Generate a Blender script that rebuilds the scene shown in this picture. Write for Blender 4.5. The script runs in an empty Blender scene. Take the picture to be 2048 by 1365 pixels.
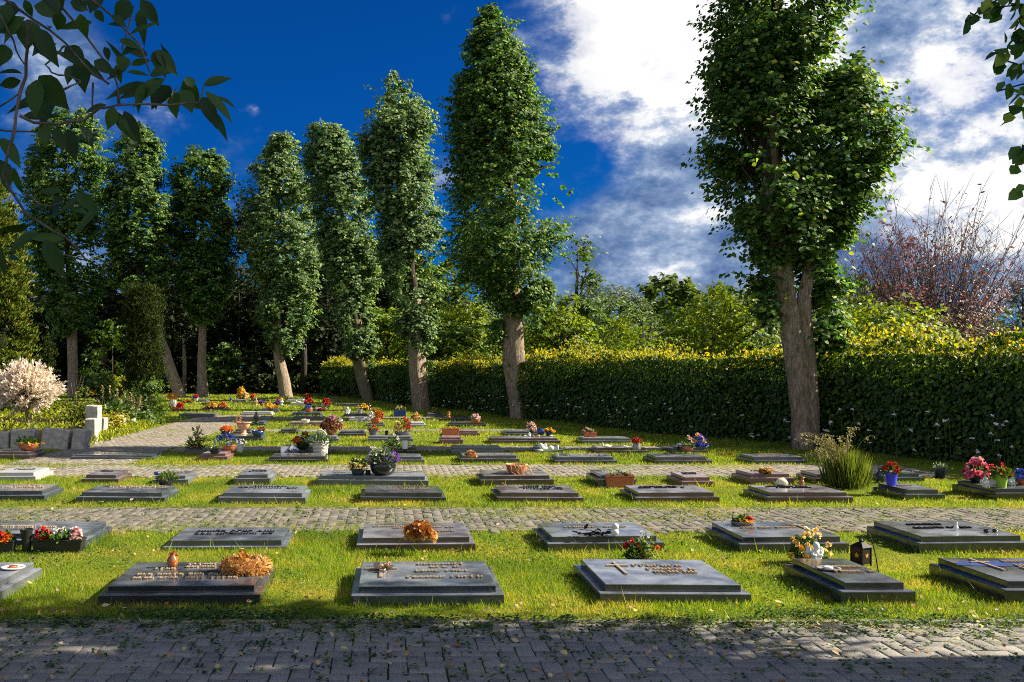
import bpy, bmesh, math, random
import numpy as np
from mathutils import Vector, Matrix

SC = bpy.context.scene
COL = SC.collection
random.seed(7)
PI = math.pi
# ---------------------------------------------------------------- camera geometry
FPX, PX0, PY0, EYE = 2000.0, 770.0, 743.0, 1.6
def ground(x, y, h=0.0):
    """the point at height h that stands at this spot of the plot"""
    d = FPX * (EYE - h) / (y - PY0)
    return Vector(((x - PX0) * d / FPX, d, h))
def spot(x, y, d):
    return Vector(((x - PX0) * d / FPX, d, EYE + (PY0 - y) * d / FPX))

# ---------------------------------------------------------------- object helpers
def tag(o, label=None, cat=None, group=None, kind=None):
    if label: o['label'] = label
    if cat: o['category'] = cat
    if group: o['group'] = group
    if kind: o['kind'] = kind
    return o
def thing(name, label, cat, loc=(0, 0, 0), group=None, rz=0.0):
    o = bpy.data.objects.new(name, None); COL.objects.link(o)
    o.empty_display_size = 0.1
    o.location = loc; o.rotation_euler = (0, 0, rz)
    return tag(o, label, cat, group)
def link_mesh(name, me, mat, parent=None, smooth=False):
    o = bpy.data.objects.new(name, me); COL.objects.link(o)
    for m in (mat if isinstance(mat, (list, tuple)) else [mat]):
        me.materials.append(m)
    if smooth: me.polygons.foreach_set('use_smooth', [True] * len(me.polygons))
    if parent: o.parent = parent
    return o
class MB:
    def __init__(s): s.v = []; s.f = []
    def add(s, vs, fs):
        n = len(s.v); s.v += [tuple(v) for v in vs]; s.f += [tuple(i + n for i in f) for f in fs]
    def box(s, c, d, M=None):
        x, y, z = d[0] / 2, d[1] / 2, d[2] / 2
        vs = [Vector((a * x, b * y, e * z)) for e in (-1, 1) for b in (-1, 1) for a in (-1, 1)]
        if M is not None: vs = [M @ v for v in vs]
        c = Vector(c)
        s.add([v + c for v in vs], [(0, 2, 3, 1), (4, 5, 7, 6), (0, 1, 5, 4), (2, 6, 7, 3), (0, 4, 6, 2), (1, 3, 7, 5)])
    def prism(s, b0, b1, z0, z1, ox=0, oy=0):
        """tapered box: half sizes b0 at z0, b1 at z1"""
        vs = [(ox + a * b[0], oy + e * b[1], z) for b, z in ((b0, z0), (b1, z1)) for e in (-1, 1) for a in (-1, 1)]
        s.add(vs, [(0, 2, 3, 1), (4, 5, 7, 6), (0, 1, 5, 4), (2, 6, 7, 3), (0, 4, 6, 2), (1, 3, 7, 5)])
    def lathe(s, prof, n=24, c=(0, 0, 0), sx=1.0, sy=1.0, wob=0.0):
        vs = []; fs = []
        for r, z in prof:
            for k in range(n):
                a = 2 * PI * k / n
                q = r * (1 + wob * math.sin(3 * a + z * 20))
                vs.append((c[0] + q * sx * math.cos(a), c[1] + q * sy * math.sin(a), c[2] + z))
        for j in range(len(prof) - 1):
            for k in range(n):
                k2 = (k + 1) % n
                fs.append((j * n + k, j * n + k2, (j + 1) * n + k2, (j + 1) * n + k))
        fs.append(tuple(range(n - 1, -1, -1)))
        fs.append(tuple((len(prof) - 1) * n + k for k in range(n)))
        s.add(vs, fs)
    def tube(s, pts, rad, n=8, noise=0.0, seed=0, lobes=0.0):
        rs = random.Random(seed)
        pts = [Vector(p) for p in pts]
        if not hasattr(rad, '__len__'): rad = [rad] * len(pts)
        vs = []; fs = []
        ph = [rs.uniform(0, 6.28) for _ in range(4)]
        ref = None
        for i, p in enumerate(pts):
            t = (pts[min(i + 1, len(pts) - 1)] - pts[max(i - 1, 0)]).normalized()
            if ref is None:
                ref = t.orthogonal().normalized()
            u = (ref - t * ref.dot(t)).normalized(); ref = u
            w = t.cross(u)
            for k in range(n):
                a = 2 * PI * k / n
                r = rad[i] * (1 + lobes * math.sin(3 * a + ph[0] + i * .07) + lobes * .7 * math.sin(5 * a + ph[1] - i * .11) + noise * rs.uniform(-1, 1))
                vs.append(p + (u * math.cos(a) + w * math.sin(a)) * r)
        for i in range(len(pts) - 1):
            for k in range(n):
                k2 = (k + 1) % n
                fs.append((i * n + k, i * n + k2, (i + 1) * n + k2, (i + 1) * n + k))
        fs.append(tuple(range(n - 1, -1, -1)))
        fs.append(tuple((len(pts) - 1) * n + k for k in range(n)))
        s.add(vs, fs)
    def ball(s, c, r, n=12, m=8):
        if not hasattr(r, '__len__'): r = (r, r, r)
        vs = [(c[0], c[1], c[2] - r[2])]
        for j in range(1, m):
            t = -PI / 2 + PI * j / m
            for k in range(n):
                a = 2 * PI * k / n
                vs.append((c[0] + r[0] * math.cos(t) * math.cos(a), c[1] + r[1] * math.cos(t) * math.sin(a), c[2] + r[2] * math.sin(t)))
        vs.append((c[0], c[1], c[2] + r[2]))
        fs = [(0, 1 + (k + 1) % n, 1 + k) for k in range(n)]
        for j in range(m - 2):
            for k in range(n):
                a = 1 + j * n; k2 = (k + 1) % n
                fs.append((a + k, a + k2, a + n + k2, a + n + k))
        L = len(vs) - 1; a = 1 + (m - 2) * n
        fs += [(L, a + k, a + (k + 1) % n) for k in range(n)]
        s.add(vs, fs)
    def build(s, name, mat, parent=None, smooth=False, bevel=0.0, loc=None, seg=2, auto=None):
        me = bpy.data.meshes.new(name); me.from_pydata(s.v, [], s.f); me.update()
        o = link_mesh(name, me, mat, parent, smooth)
        if loc is not None: o.location = loc
        if bevel:
            b = o.modifiers.new('edge', 'BEVEL'); b.width = bevel; b.segments = seg; b.limit_method = 'ANGLE'; b.angle_limit = math.radians(40)
        if smooth and auto:
            me.set_sharp_from_angle(angle=math.radians(auto))
        return o

# ---------------------------------------------------------------- leaf meshes (numpy)
def nrm(a):
    return a / np.maximum(np.linalg.norm(a, axis=-1, keepdims=True), 1e-9)
def np_mesh(name, V, F, mat, parent=None, smooth=False):
    """V (n,3), F (m,4) quads"""
    me = bpy.data.meshes.new(name)
    k = F.shape[1]
    me.vertices.add(len(V)); me.vertices.foreach_set('co', np.ascontiguousarray(V, dtype=np.float32).ravel())
    me.loops.add(F.size); me.loops.foreach_set('vertex_index', np.ascontiguousarray(F, dtype=np.int32).ravel())
    me.polygons.add(len(F)); me.polygons.foreach_set('loop_start', np.arange(0, F.size, k, dtype=np.int32))
    me.update(calc_edges=True)
    return link_mesh(name, me, mat, parent, smooth)
LOW = [(.0, .0), (.28, 1.0), (.68, .72), (1.0, 0.0)]
def leaf_arrays(P, T, N, L, W, fold=.22, fine=False):
    P = np.asarray(P, float); T = nrm(np.asarray(T, float)); N = np.asarray(N, float)
    N = nrm(N - T * np.sum(N * T, -1, keepdims=True)); B = np.cross(N, T)
    n = len(P); L = np.broadcast_to(np.asarray(L, float), (n,))[:, None]; W = np.broadcast_to(np.asarray(W, float), (n,))[:, None] * .5
    if not fine:
        pts = [P]
        for t, w in ((.28, 1.0), (.68, .75)): pts.append(P + T * L * t + B * W * w + N * W * fold * w)
        pts.append(P + T * L)
        for t, w in ((.68, .75), (.28, 1.0)): pts.append(P + T * L * t - B * W * w + N * W * fold * w)
        V = np.stack(pts, 1).reshape(-1, 3)
        o = (np.arange(n) * 6)[:, None]
        F = np.concatenate([o + np.array([[0, 1, 2, 3]]), o + np.array([[0, 3, 4, 5]])], 1).reshape(-1, 4)
        return V, F
    st = [(0, .03), (.08, .38), (.2, .8), (.36, 1.0), (.55, .92), (.72, .66), (.86, .30), (1.0, .02)]
    rows = []
    for t, w in st:
        mid = P + T * L * t - N * L * .18 * t * t
        rows += [mid, mid + B * W * w + N * W * fold * w, mid - B * W * w + N * W * fold * w]
    V = np.stack(rows, 1).reshape(-1, 3)
    m = len(st) * 3; o = (np.arange(n) * m)[:, None]; fs = []
    for j in range(len(st) - 1):
        a = j * 3; b = a + 3
        fs += [o + np.array([[a, b, b + 1, a + 1]]), o + np.array([[a, a + 2, b + 2, b]])]
    return V, np.concatenate(fs, 1).reshape(-1, 4)
def leaves(name, P, T, N, L, W, mat, parent=None, fold=.22, fine=False):
    V, F = leaf_arrays(P, T, N, L, W, fold, fine)
    return np_mesh(name, V, F, mat, parent, fine)
RNG = np.random.default_rng(11)
def runit(n):
    return nrm(RNG.normal(size=(n, 3)))
class Bumps:
    """smooth 3-D noise from a few random waves"""
    def __init__(s, seed, k=7, f=1.0):
        r = np.random.default_rng(seed)
        s.d = nrm(r.normal(size=(k, 3))) * (r.uniform(.6, 1.8, (k, 1)) * f); s.p = r.uniform(0, 6.28, k)
    def __call__(s, P):
        return np.sin(np.asarray(P) @ s.d.T + s.p).sum(-1) / math.sqrt(len(s.p) / 2)

# ---------------------------------------------------------------- materials
def new_mat(name):
    m = bpy.data.materials.new(name); m.use_nodes = True
    nt = m.node_tree; nt.nodes.clear()
    out = nt.nodes.new('ShaderNodeOutputMaterial')
    return m, nt, out
def node(nt, t, **kw):
    n = nt.nodes.new(t)
    for k, v in kw.items():
        if k.startswith('i_'): n.inputs[k[2:].replace('_', ' ')].default_value = v
        else: setattr(n, k, v)
    return n
def ramp(nt, fac, stops):
    r = nt.nodes.new('ShaderNodeValToRGB'); e = r.color_ramp.elements
    while len(e) > 1: e.remove(e[-1])
    for i, (p, c) in enumerate(stops):
        if i == 0: e[0].position = p; el = e[0]
        else: el = e.new(p)
        el.color = (*c, 1) if len(c) == 3 else c
    nt.links.new(fac, r.inputs['Fac']); return r.outputs['Color']
def bsdf(nt, **kw):
    p = nt.nodes.new('ShaderNodeBsdfPrincipled')
    for k, v in kw.items():
        p.inputs[k.replace('_', ' ')].default_value = (*v, 1) if isinstance(v, tuple) and len(v) == 3 else v
    return p
def bump(nt, h, p, strength=.3, dist=.02):
    b = node(nt, 'ShaderNodeBump'); b.inputs['Strength'].default_value = strength; b.inputs['Distance'].default_value = dist
    nt.links.new(h, b.inputs['Height']); nt.links.new(b.outputs['Normal'], p.inputs['Normal'])
def noise(nt, scale, detail=4, rough=.55, vec=None, mapping=None):
    n = node(nt, 'ShaderNodeTexNoise'); n.inputs['Scale'].default_value = scale; n.inputs['Detail'].default_value = detail; n.inputs['Roughness'].default_value = rough
    if vec is None:
        vec = node(nt, 'ShaderNodeTexCoord').outputs['Object']
    if mapping:
        mp = node(nt, 'ShaderNodeMapping'); mp.inputs['Scale'].default_value = mapping
        nt.links.new(vec, mp.inputs['Vector']); vec = mp.outputs['Vector']
    nt.links.new(vec, n.inputs['Vector']); return n.outputs['Fac']
def mixc(nt, fac, a, b, mode='MIX'):
    m = node(nt, 'ShaderNodeMix', data_type='RGBA', blend_type=mode)
    for s, v in (('Factor', fac), ('A', a), ('B', b)):
        inp = [i for i in m.inputs if i.name == s and (i.type == 'RGBA' or s == 'Factor' and i.type == 'VALUE')][0]
        if hasattr(v, 'is_linked'): nt.links.new(v, inp)
        else: inp.default_value = v if s == 'Factor' else (*v, 1)
    return [o for o in m.outputs if o.type == 'RGBA'][0]
def leaf_mat(name, stops, trans=.35, tint=(1.5, 1.5, .5), rough=.42, spec=.45):
    rough = max(rough, .52); spec = min(spec, .32)
    m, nt, out = new_mat(name)
    g = node(nt, 'ShaderNodeNewGeometry')
    c = ramp(nt, g.outputs['Random Per Island'], stops)
    p = bsdf(nt, Roughness=rough); p.inputs['Specular IOR Level'].default_value = spec
    nt.links.new(c, p.inputs['Base Color'])
    t = node(nt, 'ShaderNodeBsdfTranslucent')
    nt.links.new(mixc(nt, 1.0, c, tint, 'MULTIPLY'), t.inputs['Color'])
    mx = node(nt, 'ShaderNodeMixShader'); mx.inputs[0].default_value = trans
    nt.links.new(p.outputs[0], mx.inputs[1]); nt.links.new(t.outputs[0], mx.inputs[2]); nt.links.new(mx.outputs[0], out.inputs['Surface'])
    return m
def plain(name, col, rough=.5, metal=0.0, var=.25, scale=14, spec=.5, bmp=0.0):
    m, nt, out = new_mat(name)
    p = bsdf(nt, Roughness=rough, Metallic=metal); p.inputs['Specular IOR Level'].default_value = spec
    f = noise(nt, scale, 5)
    lo = tuple(c * (1 - var) for c in col); hi = tuple(min(1, c * (1 + var)) for c in col)
    nt.links.new(ramp(nt, f, [(.3, lo), (.7, hi)]), p.inputs['Base Color'])
    if bmp: bump(nt, noise(nt, scale * 4, 4), p, bmp, .01)
    nt.links.new(p.outputs[0], out.inputs['Surface']); return m
def granite(name, col, speck, rough=.2, dust=.5):
    m, nt, out = new_mat(name)
    oi = node(nt, 'ShaderNodeObjectInfo')
    add = node(nt, 'ShaderNodeVectorMath', operation='ADD')
    tc = node(nt, 'ShaderNodeTexCoord')
    nt.links.new(tc.outputs['Object'], add.inputs[0]); nt.links.new(oi.outputs['Location'], add.inputs[1])
    v = add.outputs[0]
    f1 = noise(nt, 160, 3, .7, v); f2 = noise(nt, 3.2, 7, .62, v); f3 = noise(nt, 22, 5, .7, v)
    base = ramp(nt, f1, [(.36, col), (.52, col), (.66, speck), (.8, tuple(min(1, s * 1.8) for s in speck))])
    dust_sheen = ramp(nt, f2, [(.38, (dust * .2,) * 3), (.62, (dust, dust, dust))])
    sx = node(nt, 'ShaderNodeSeparateXYZ'); nt.links.new(node(nt, 'ShaderNodeNewGeometry').outputs['Normal'], sx.inputs[0])
    up = node(nt, 'ShaderNodeMapRange'); nt.links.new(sx.outputs['Z'], up.inputs['Value']); up.inputs['From Min'].default_value = .4; up.inputs['From Max'].default_value = .9; up.inputs['To Min'].default_value = .06
    dust_sheen = mixc(nt, 1.0, dust_sheen, up.outputs[0], 'MULTIPLY')
    c = mixc(nt, dust_sheen, base, (.33, .36, .43))  # dust on the tops, made bluish and stronger to paint in sky sheen
    c = mixc(nt, ramp(nt, f3, [(.70, (0, 0, 0)), (.80, (.45, .45, .45))]), c, (.05, .055, .03))
    p = bsdf(nt, IOR=1.85)
    nt.links.new(c, p.inputs['Base Color'])
    nt.links.new(ramp(nt, f2, [(.35, (rough,) * 3), (.7, (rough + .16,) * 3)]), p.inputs['Roughness'])
    bump(nt, f3, p, .05, .005)
    nt.links.new(p.outputs[0], out.inputs['Surface']); return m
def bark(name, a, b, moss=0.0):
    m, nt, out = new_mat(name)
    tc = node(nt, 'ShaderNodeTexCoord').outputs['Object']
    f = noise(nt, 9, 8, .7, tc, (2.4, 2.4, .55)); f2 = noise(nt, 2.0, 4, .6, tc)
    c = ramp(nt, f, [(.32, tuple(x * .35 for x in a)), (.48, a), (.68, b)])
    g = ramp(nt, f2, [(.5, (0, 0, 0)), (.72, (moss, moss, moss))])
    c = mixc(nt, g, c, (.10, .12, .02))
    p = bsdf(nt, Roughness=.9); p.inputs['Specular IOR Level'].default_value = .2
    nt.links.new(c, p.inputs['Base Color']); bump(nt, f, p, .9, .06)
    nt.links.new(p.outputs[0], out.inputs['Surface']); return m

M = {}
M['lime'] = leaf_mat('lime_leaf', [(0, (.024, .072, .018)), (.5, (.058, .13, .030)), (.82, (.13, .215, .05)), (.97, (.30, .36, .06)), (1, (.36, .32, .02))], .42, (1.4, 1.5, .5), .55, .3)
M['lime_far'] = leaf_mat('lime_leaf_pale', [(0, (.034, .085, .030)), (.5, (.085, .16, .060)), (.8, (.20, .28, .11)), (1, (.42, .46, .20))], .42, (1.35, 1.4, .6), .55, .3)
M['hedge'] = leaf_mat('hedge_leaf', [(0, (.018, .045, .006)), (.6, (.045, .092, .010)), (.95, (.09, .145, .012)), (1, (.19, .20, .02))], .3, (1.6, 1.6, .4), .4)
M['hedge_new'] = leaf_mat('hedge_new_leaf', [(0, (.18, .22, .012)), (.6, (.34, .33, .015)), (.9, (.46, .37, .02)), (1, (.45, .26, .04))], .5, (1.5, 1.4, .4), .45)
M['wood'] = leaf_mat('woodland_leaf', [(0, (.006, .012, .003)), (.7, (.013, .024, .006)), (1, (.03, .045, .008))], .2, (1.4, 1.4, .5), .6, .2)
M['shrub'] = leaf_mat('shrub_leaf', [(0, (.06, .11, .010)), (.6, (.13, .20, .014)), (1, (.28, .31, .02))], .45, (1.6, 1.5, .4), .45)
M['shrub_dk'] = leaf_mat('dark_shrub_leaf', [(0, (.025, .06, .012)), (.6, (.06, .115, .018)), (1, (.13, .20, .025))], .35, (1.6, 1.5, .4), .45)
M['willow'] = leaf_mat('grey_willow_leaf', [(0, (.06, .09, .04)), (.6, (.10, .14, .06)), (1, (.18, .20, .10))], .3, (1.4, 1.4, .7), .45)
M['chestnut'] = leaf_mat('chestnut_leaf', [(0, (.045, .085, .008)), (.6, (.08, .13, .010)), (1, (.14, .18, .02))], .4, (1.6, 1.5, .4), .45)
M['bluegreen'] = leaf_mat('bluegreen_needle', [(0, (.03, .055, .05)), (1, (.07, .10, .09))], .15, (1.2, 1.2, .9), .6)
M['copper'] = leaf_mat('copper_leaf', [(0, (.09, .055, .06)), (.5, (.16, .095, .09)), (.88, (.25, .13, .12)), (1, (.24, .19, .10))], .3, (1.8, .8, .8), .45)
M['yew'] = leaf_mat('yew_needle', [(0, (.008, .020, .004)), (.65, (.018, .034, .006)), (1, (.075, .09, .010))], .15, (1.5, 1.4, .4), .75, .1)
M['gold'] = leaf_mat('gold_cypress_needle', [(0, (.03, .055, .006)), (.6, (.07, .105, .010)), (.92, (.14, .16, .015)), (1, (.24, .14, .03))], .2, (1.4, 1.3, .5), .75, .1)
M['pinkwillow'] = leaf_mat('pink_white_willow_leaf', [(0, (.14, .20, .06)), (.08, (.50, .46, .28)), (.3, (.82, .70, .60)), (.8, (.90, .77, .70)), (1, (.90, .87, .82))], .5, (1.0, .98, .92), .5)
M['cherry'] = leaf_mat('cherry_leaf', [(0, (.010, .032, .009)), (.6, (.018, .055, .012)), (1, (.04, .09, .018))], .3, (1.4, 1.6, .4), .5, .3)
M['cover'] = leaf_mat('ground_cover_leaf', [(0, (.05, .09, .008)), (.5, (.20, .25, .012)), (1, (.44, .42, .02))], .5, (1.4, 1.4, .4), .5)
M['green'] = leaf_mat('pot_plant_leaf', [(0, (.02, .05, .012)), (.6, (.05, .11, .02)), (1, (.12, .20, .03))], .35, (1.5, 1.5, .5), .45)
M['lightgreen'] = leaf_mat('pale_pot_plant_leaf', [(0, (.08, .13, .02)), (.6, (.16, .22, .04)), (1, (.30, .34, .06))], .4, (1.3, 1.3, .5), .5)
M['greygreen'] = leaf_mat('grey_pot_plant_leaf', [(0, (.04, .08, .04)), (.6, (.10, .15, .08)), (1, (.35, .40, .32))], .3, (1.3, 1.3, .7), .5)
M['hosta'] = leaf_mat('hosta_leaf', [(0, (.03, .08, .012)), (.6, (.06, .13, .02)), (.9, (.40, .42, .22)), (1, (.6, .6, .4))], .3, (1.3, 1.3, .5), .35)
M['oat'] = leaf_mat('dry_grass_head', [(0, (.22, .20, .06)), (.6, (.36, .32, .14)), (1, (.5, .45, .25))], .3, (1.2, 1.2, .7), .6)
M['reed'] = leaf_mat('tall_grass_blade', [(0, (.05, .08, .012)), (.6, (.10, .14, .02)), (1, (.24, .24, .05))], .4, (1.4, 1.4, .5), .5)
for nm, cs in dict(red=((.35, .008, .010), (.65, .03, .02)), white=((.62, .62, .60), (.85, .85, .82)), yellow=((.70, .36, .01), (.85, .62, .10)),
                   paleyellow=((.75, .55, .12), (.85, .74, .40)), pink=((.65, .05, .18), (.85, .25, .38)), palepink=((.70, .36, .36), (.85, .62, .60)), orange=((.55, .09, .01), (.80, .24, .02)),
                   purple=((.14, .05, .30), (.34, .16, .55)), blue=((.03, .06, .40), (.12, .20, .65)), mauve=((.45, .16, .36), (.65, .40, .58)),
                   dried=((.36, .17, .04), (.78, .50, .18)), brown=((.14, .05, .025), (.36, .17, .08)), rust=((.32, .10, .02), (.60, .28, .04))).items():
    M[nm] = leaf_mat(nm + '_petal', [(0, cs[0]), (1, cs[1])], .25, (1.2, 1.0, 1.0), .55, .3)
M['black'] = granite('black_granite', (.010, .011, .014), (.05, .055, .065), .07, .34)
M['bluegr'] = granite('blue_granite', (.014, .020, .036), (.06, .08, .12), .08, .58)
M['plum'] = granite('plum_granite', (.045, .022, .022), (.12, .07, .065), .14, .62)
M['redgr'] = granite('red_granite', (.13, .045, .04), (.25, .12, .10), .25, .6)
M['greygr'] = granite('grey_granite', (.06, .065, .075), (.17, .175, .19), .2, .6)
M['palegr'] = granite('pale_granite', (.26, .25, .24), (.42, .41, .40), .5, .5)
M['darkgr'] = granite('dark_grey_granite', (.022, .024, .030), (.08, .085, .095), .08, .58)
M['bronze'] = plain('bronze', (.38, .29, .19), .45, .3, .4, 60)
M['iron'] = plain('dark_iron', (.02, .016, .015), .5, .6, .4, 40)
M['lead'] = plain('pale_lettering', (.55, .50, .42), .5, .2, .2, 50)
M['terra'] = plain('terracotta', (.42, .13, .055), .75, 0, .25, 18, .3)
M['terrapale'] = plain('pale_terracotta', (.52, .30, .19), .8, 0, .2, 18, .3)
M['orangeplastic'] = plain('orange_plastic', (.50, .15, .04), .5, 0, .12, 8)
M['glazeblack'] = plain('black_glaze', (.012, .012, .014), .14, 0, .3, 6, .6)
M['glazeblue'] = plain('blue_glaze', (.02, .05, .22), .2, 0, .3, 9, .6)
M['darkblue'] = plain('dark_blue_glaze', (.012, .018, .05), .25, 0, .3, 9, .6)
M['blueplastic'] = plain('blue_plastic', (.035, .04, .62), .45, 0, .08, 5)
M['limeplastic'] = plain('lime_plastic', (.24, .44, .02), .5, 0, .08, 5)
M['blackplastic'] = plain('black_plastic', (.012, .014, .012), .45, 0, .2, 9)
M['greenplastic'] = plain('dark_green_plastic', (.010, .03, .022), .4, 0, .2, 9)
M['zinc'] = plain('zinc', (.30, .33, .36), .45, .6, .2, 20)
M['greypot'] = plain('grey_pot', (.14, .13, .125), .8, 0, .3, 22, .3)
M['whitepot'] = plain('white_glaze', (.78, .76, .72), .35, 0, .06, 8)
M['angel'] = plain('white_stone_figure', (.60, .60, .58), .8, 0, .15, 40, .3, .2)
M['brownglaze'] = plain('brown_glaze', (.30, .085, .02), .22, 0, .5, 10, .6)
M['wicker'] = plain('white_wicker', (.58, .54, .46), .75, 0, .35, 90, .3, .6)
M['rope'] = plain('straw_raffia', (.62, .48, .24), .8, 0, .2, 60, .2)
M['soil'] = plain('potting_soil', (.025, .016, .010), .95, 0, .4, 40, .1, .5)
M['stone'] = plain('rough_limestone', (.36, .33, .29), .9, 0, .35, 9, .2, .9)
M['cello'] = plain('cellophane', (.62, .56, .38), .15, 0, .3, 20, .7)
M['limebark'] = bark('lime_bark', (.22, .165, .12), (.44, .35, .27), .35)
M['mossbark'] = bark('mossy_bark', (.15, .12, .08), (.27, .22, .15), .9)
M['darkbark'] = bark('dark_bark', (.035, .028, .024), (.08, .065, .055), .2)
M['copperbark'] = bark('copper_tree_bark', (.12, .095, .10), (.22, .18, .19), .1)
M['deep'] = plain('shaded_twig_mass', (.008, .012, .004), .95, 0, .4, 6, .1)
M['amber'] = plain('amber_glass', (.45, .22, .03), .3, 0, .3, 20)
M['pinkball'] = plain('blue_ball_glaze', (.01, .03, .18), .12, 0, .2, 6, .7)
# ---------------------------------------------------------------- camera, sun, sky
cam = bpy.data.cameras.new('camera'); co = bpy.data.objects.new('camera', cam); COL.objects.link(co); SC.camera = co
cam.sensor_fit = 'HORIZONTAL'; cam.sensor_width = 36; cam.lens = FPX / 2048 * 36
cam.shift_x = (1024 - PX0) / 2048; cam.shift_y = (PY0 - 682.5) / 2048
cam.clip_start = .05; cam.clip_end = 3000
co.location = (0, 0, EYE); co.rotation_euler = (PI / 2, 0, 0)

SUN_AZ, SUN_EL = math.radians(87), math.radians(34)      # clockwise from the view axis
SDIR = Vector((math.sin(SUN_AZ) * math.cos(SUN_EL), math.cos(SUN_AZ) * math.cos(SUN_EL), math.sin(SUN_EL)))
sl = bpy.data.lights.new('sun', 'SUN'); sl.energy = 5.0; sl.angle = math.radians(.5); sl.color = (1, .90, .70)
so = bpy.data.objects.new('sun', sl); COL.objects.link(so); so.rotation_euler = SDIR.to_track_quat('Z', 'Y').to_euler(); so.location = (20, 5, 20)

W = bpy.data.worlds.new('World'); SC.world = W; W.use_nodes = True
nt = W.node_tree; nt.nodes.clear()
wo = node(nt, 'ShaderNodeOutputWorld'); bg = node(nt, 'ShaderNodeBackground'); bg.inputs['Strength'].default_value = .05
nt.links.new(bg.outputs[0], wo.inputs[0])
sky = node(nt, 'ShaderNodeTexSky'); sky.sky_type = 'NISHITA'; sky.sun_disc = False; sky.sun_elevation = SUN_EL; sky.sun_rotation = SUN_AZ
sky.air_density = 1.0; sky.dust_density = .3; sky.ozone_density = 2.0
skyc = mixc(nt, 1.0, sky.outputs[0], (.006, .195, .56), 'MULTIPLY')
tc = node(nt, 'ShaderNodeTexCoord').outputs['Generated']
def pdir(x, y): return Vector(((x - PX0) / FPX, 1, (PY0 - y) / FPX)).normalized()
def math2(op, a, b=None, clamp=False):
    m = node(nt, 'ShaderNodeMath', operation=op); m.use_clamp = clamp
    for i, v in enumerate((a, b)):
        if v is None: continue
        if hasattr(v, 'is_linked'): nt.links.new(v, m.inputs[i])
        else: m.inputs[i].default_value = v
    return m.outputs[0]
def bank(x, y, rad_px, amt):
    """a bank of cloud in this direction of the sky, soft-edged"""
    d = node(nt, 'ShaderNodeVectorMath', operation='DOT_PRODUCT')
    nt.links.new(tc, d.inputs[0]); d.inputs[1].default_value = Vector(x).normalized() if y is None else pdir(x, y)
    s = rad_px / FPX
    e = math2('MULTIPLY', math2('SUBTRACT', d.outputs['Value'], 1.0), 2.0 / (s * s))
    return math2('MULTIPLY', math2('EXPONENT', e), amt)
def total(items):
    t = items[0]
    for i in items[1:]: t = math2('ADD', t, i)
    return t
warp = node(nt, 'ShaderNodeMapping'); warp.inputs['Scale'].default_value = (1, 1, 1.7); nt.links.new(tc, warp.inputs['Vector'])
n1 = noise(nt, 5.5, 10, .62, warp.outputs[0]); n2 = noise(nt, 15, 10, .66, warp.outputs[0]); n3 = noise(nt, 8.5, 10, .64, warp.outputs[0])
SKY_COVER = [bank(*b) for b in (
    (1260, 60, 190, .9), (1500, 20, 220, .6), (1750, 200, 230, .42), (2000, 150, 300, .5), (1650, 520, 240, .40), (1950, 500, 250, .45), (1350, 480, 170, .85), (1230, 530, 130, .75), (1330, 590, 140, .6), (1300, 440, 120, .4), (1550, 560, 160, .35), (1420, 330, 130, .35),
    (130, 160, 110, .62), (40, 60, 90, .4), (120, 300, 110, .30), (330, 235, 50, .34), (880, 350, 60, .55), (868, 155, 28, .42), (890, 185, 32, .34), (892, 40, 12, .34), (450, 300, 36, .24), (508, 222, 14, .34), (240, 560, 150, .4),
    (1200, 335, 62, -.42), (1130, 300, 50, -.05), (1130, 200, 100, .30), (700, 430, 110, .42), (470, 370, 60, .36), (210, 570, 100, .4), (1290, 340, 60, -.15), (700, 120, 300, -.45), (420, 120, 160, -.2), (640, 20, 250, -.2),
    ((0, -.9, .55), None, 1500, 1.0), ((.5, -.2, 1), None, 1000, .8), ((-1, -.6, .5), None, 1000, .8), ((1, -.3, .3), None, 1100, .8))]  # out-of-view cloud banks overhead, behind and beside the camera, added for neutral fill
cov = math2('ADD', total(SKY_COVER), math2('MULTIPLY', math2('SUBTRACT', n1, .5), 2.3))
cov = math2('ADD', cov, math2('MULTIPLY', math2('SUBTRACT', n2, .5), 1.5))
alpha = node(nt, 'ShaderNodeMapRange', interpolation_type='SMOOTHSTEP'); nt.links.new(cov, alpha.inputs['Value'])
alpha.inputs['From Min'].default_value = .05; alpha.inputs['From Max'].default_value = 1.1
GLOW = [bank(*b) for b in ((1250, 75, 150, .95), (1400, 20, 220, .6), (1480, 70, 160, .3), (1850, 240, 190, .36), (2040, 330, 160, .35), (1950, 480, 150, .35), (1500, 120, 120, .25), (130, 170, 90, .40), (880, 350, 60, .30), (1420, 590, 60, .3), (1900, 60, 120, .2), (1360, 500, 170, .10), (1200, 200, 120, .05), (1250, 60, 260, .12), ((0, -.9, .55), None, 1600, .68), ((.5, -.2, 1), None, 1100, .55), ((-1, -.6, .5), None, 1000, .55), ((1, -.3, .3), None, 1100, .5), (700, 430, 110, .2), (210, 570, 100, .2), (1700, 330, 200, .2), (868, 160, 40, .25))]  # brightness of the unseen overhead and rear banks is added as fill light
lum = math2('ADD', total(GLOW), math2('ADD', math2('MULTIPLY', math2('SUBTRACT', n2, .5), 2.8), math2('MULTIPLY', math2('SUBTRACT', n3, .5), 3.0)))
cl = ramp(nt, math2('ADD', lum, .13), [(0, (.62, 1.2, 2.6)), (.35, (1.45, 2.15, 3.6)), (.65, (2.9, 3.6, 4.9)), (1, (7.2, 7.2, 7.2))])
nt.links.new(mixc(nt, alpha.outputs[0], skyc, cl), bg.inputs['Color'])

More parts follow.
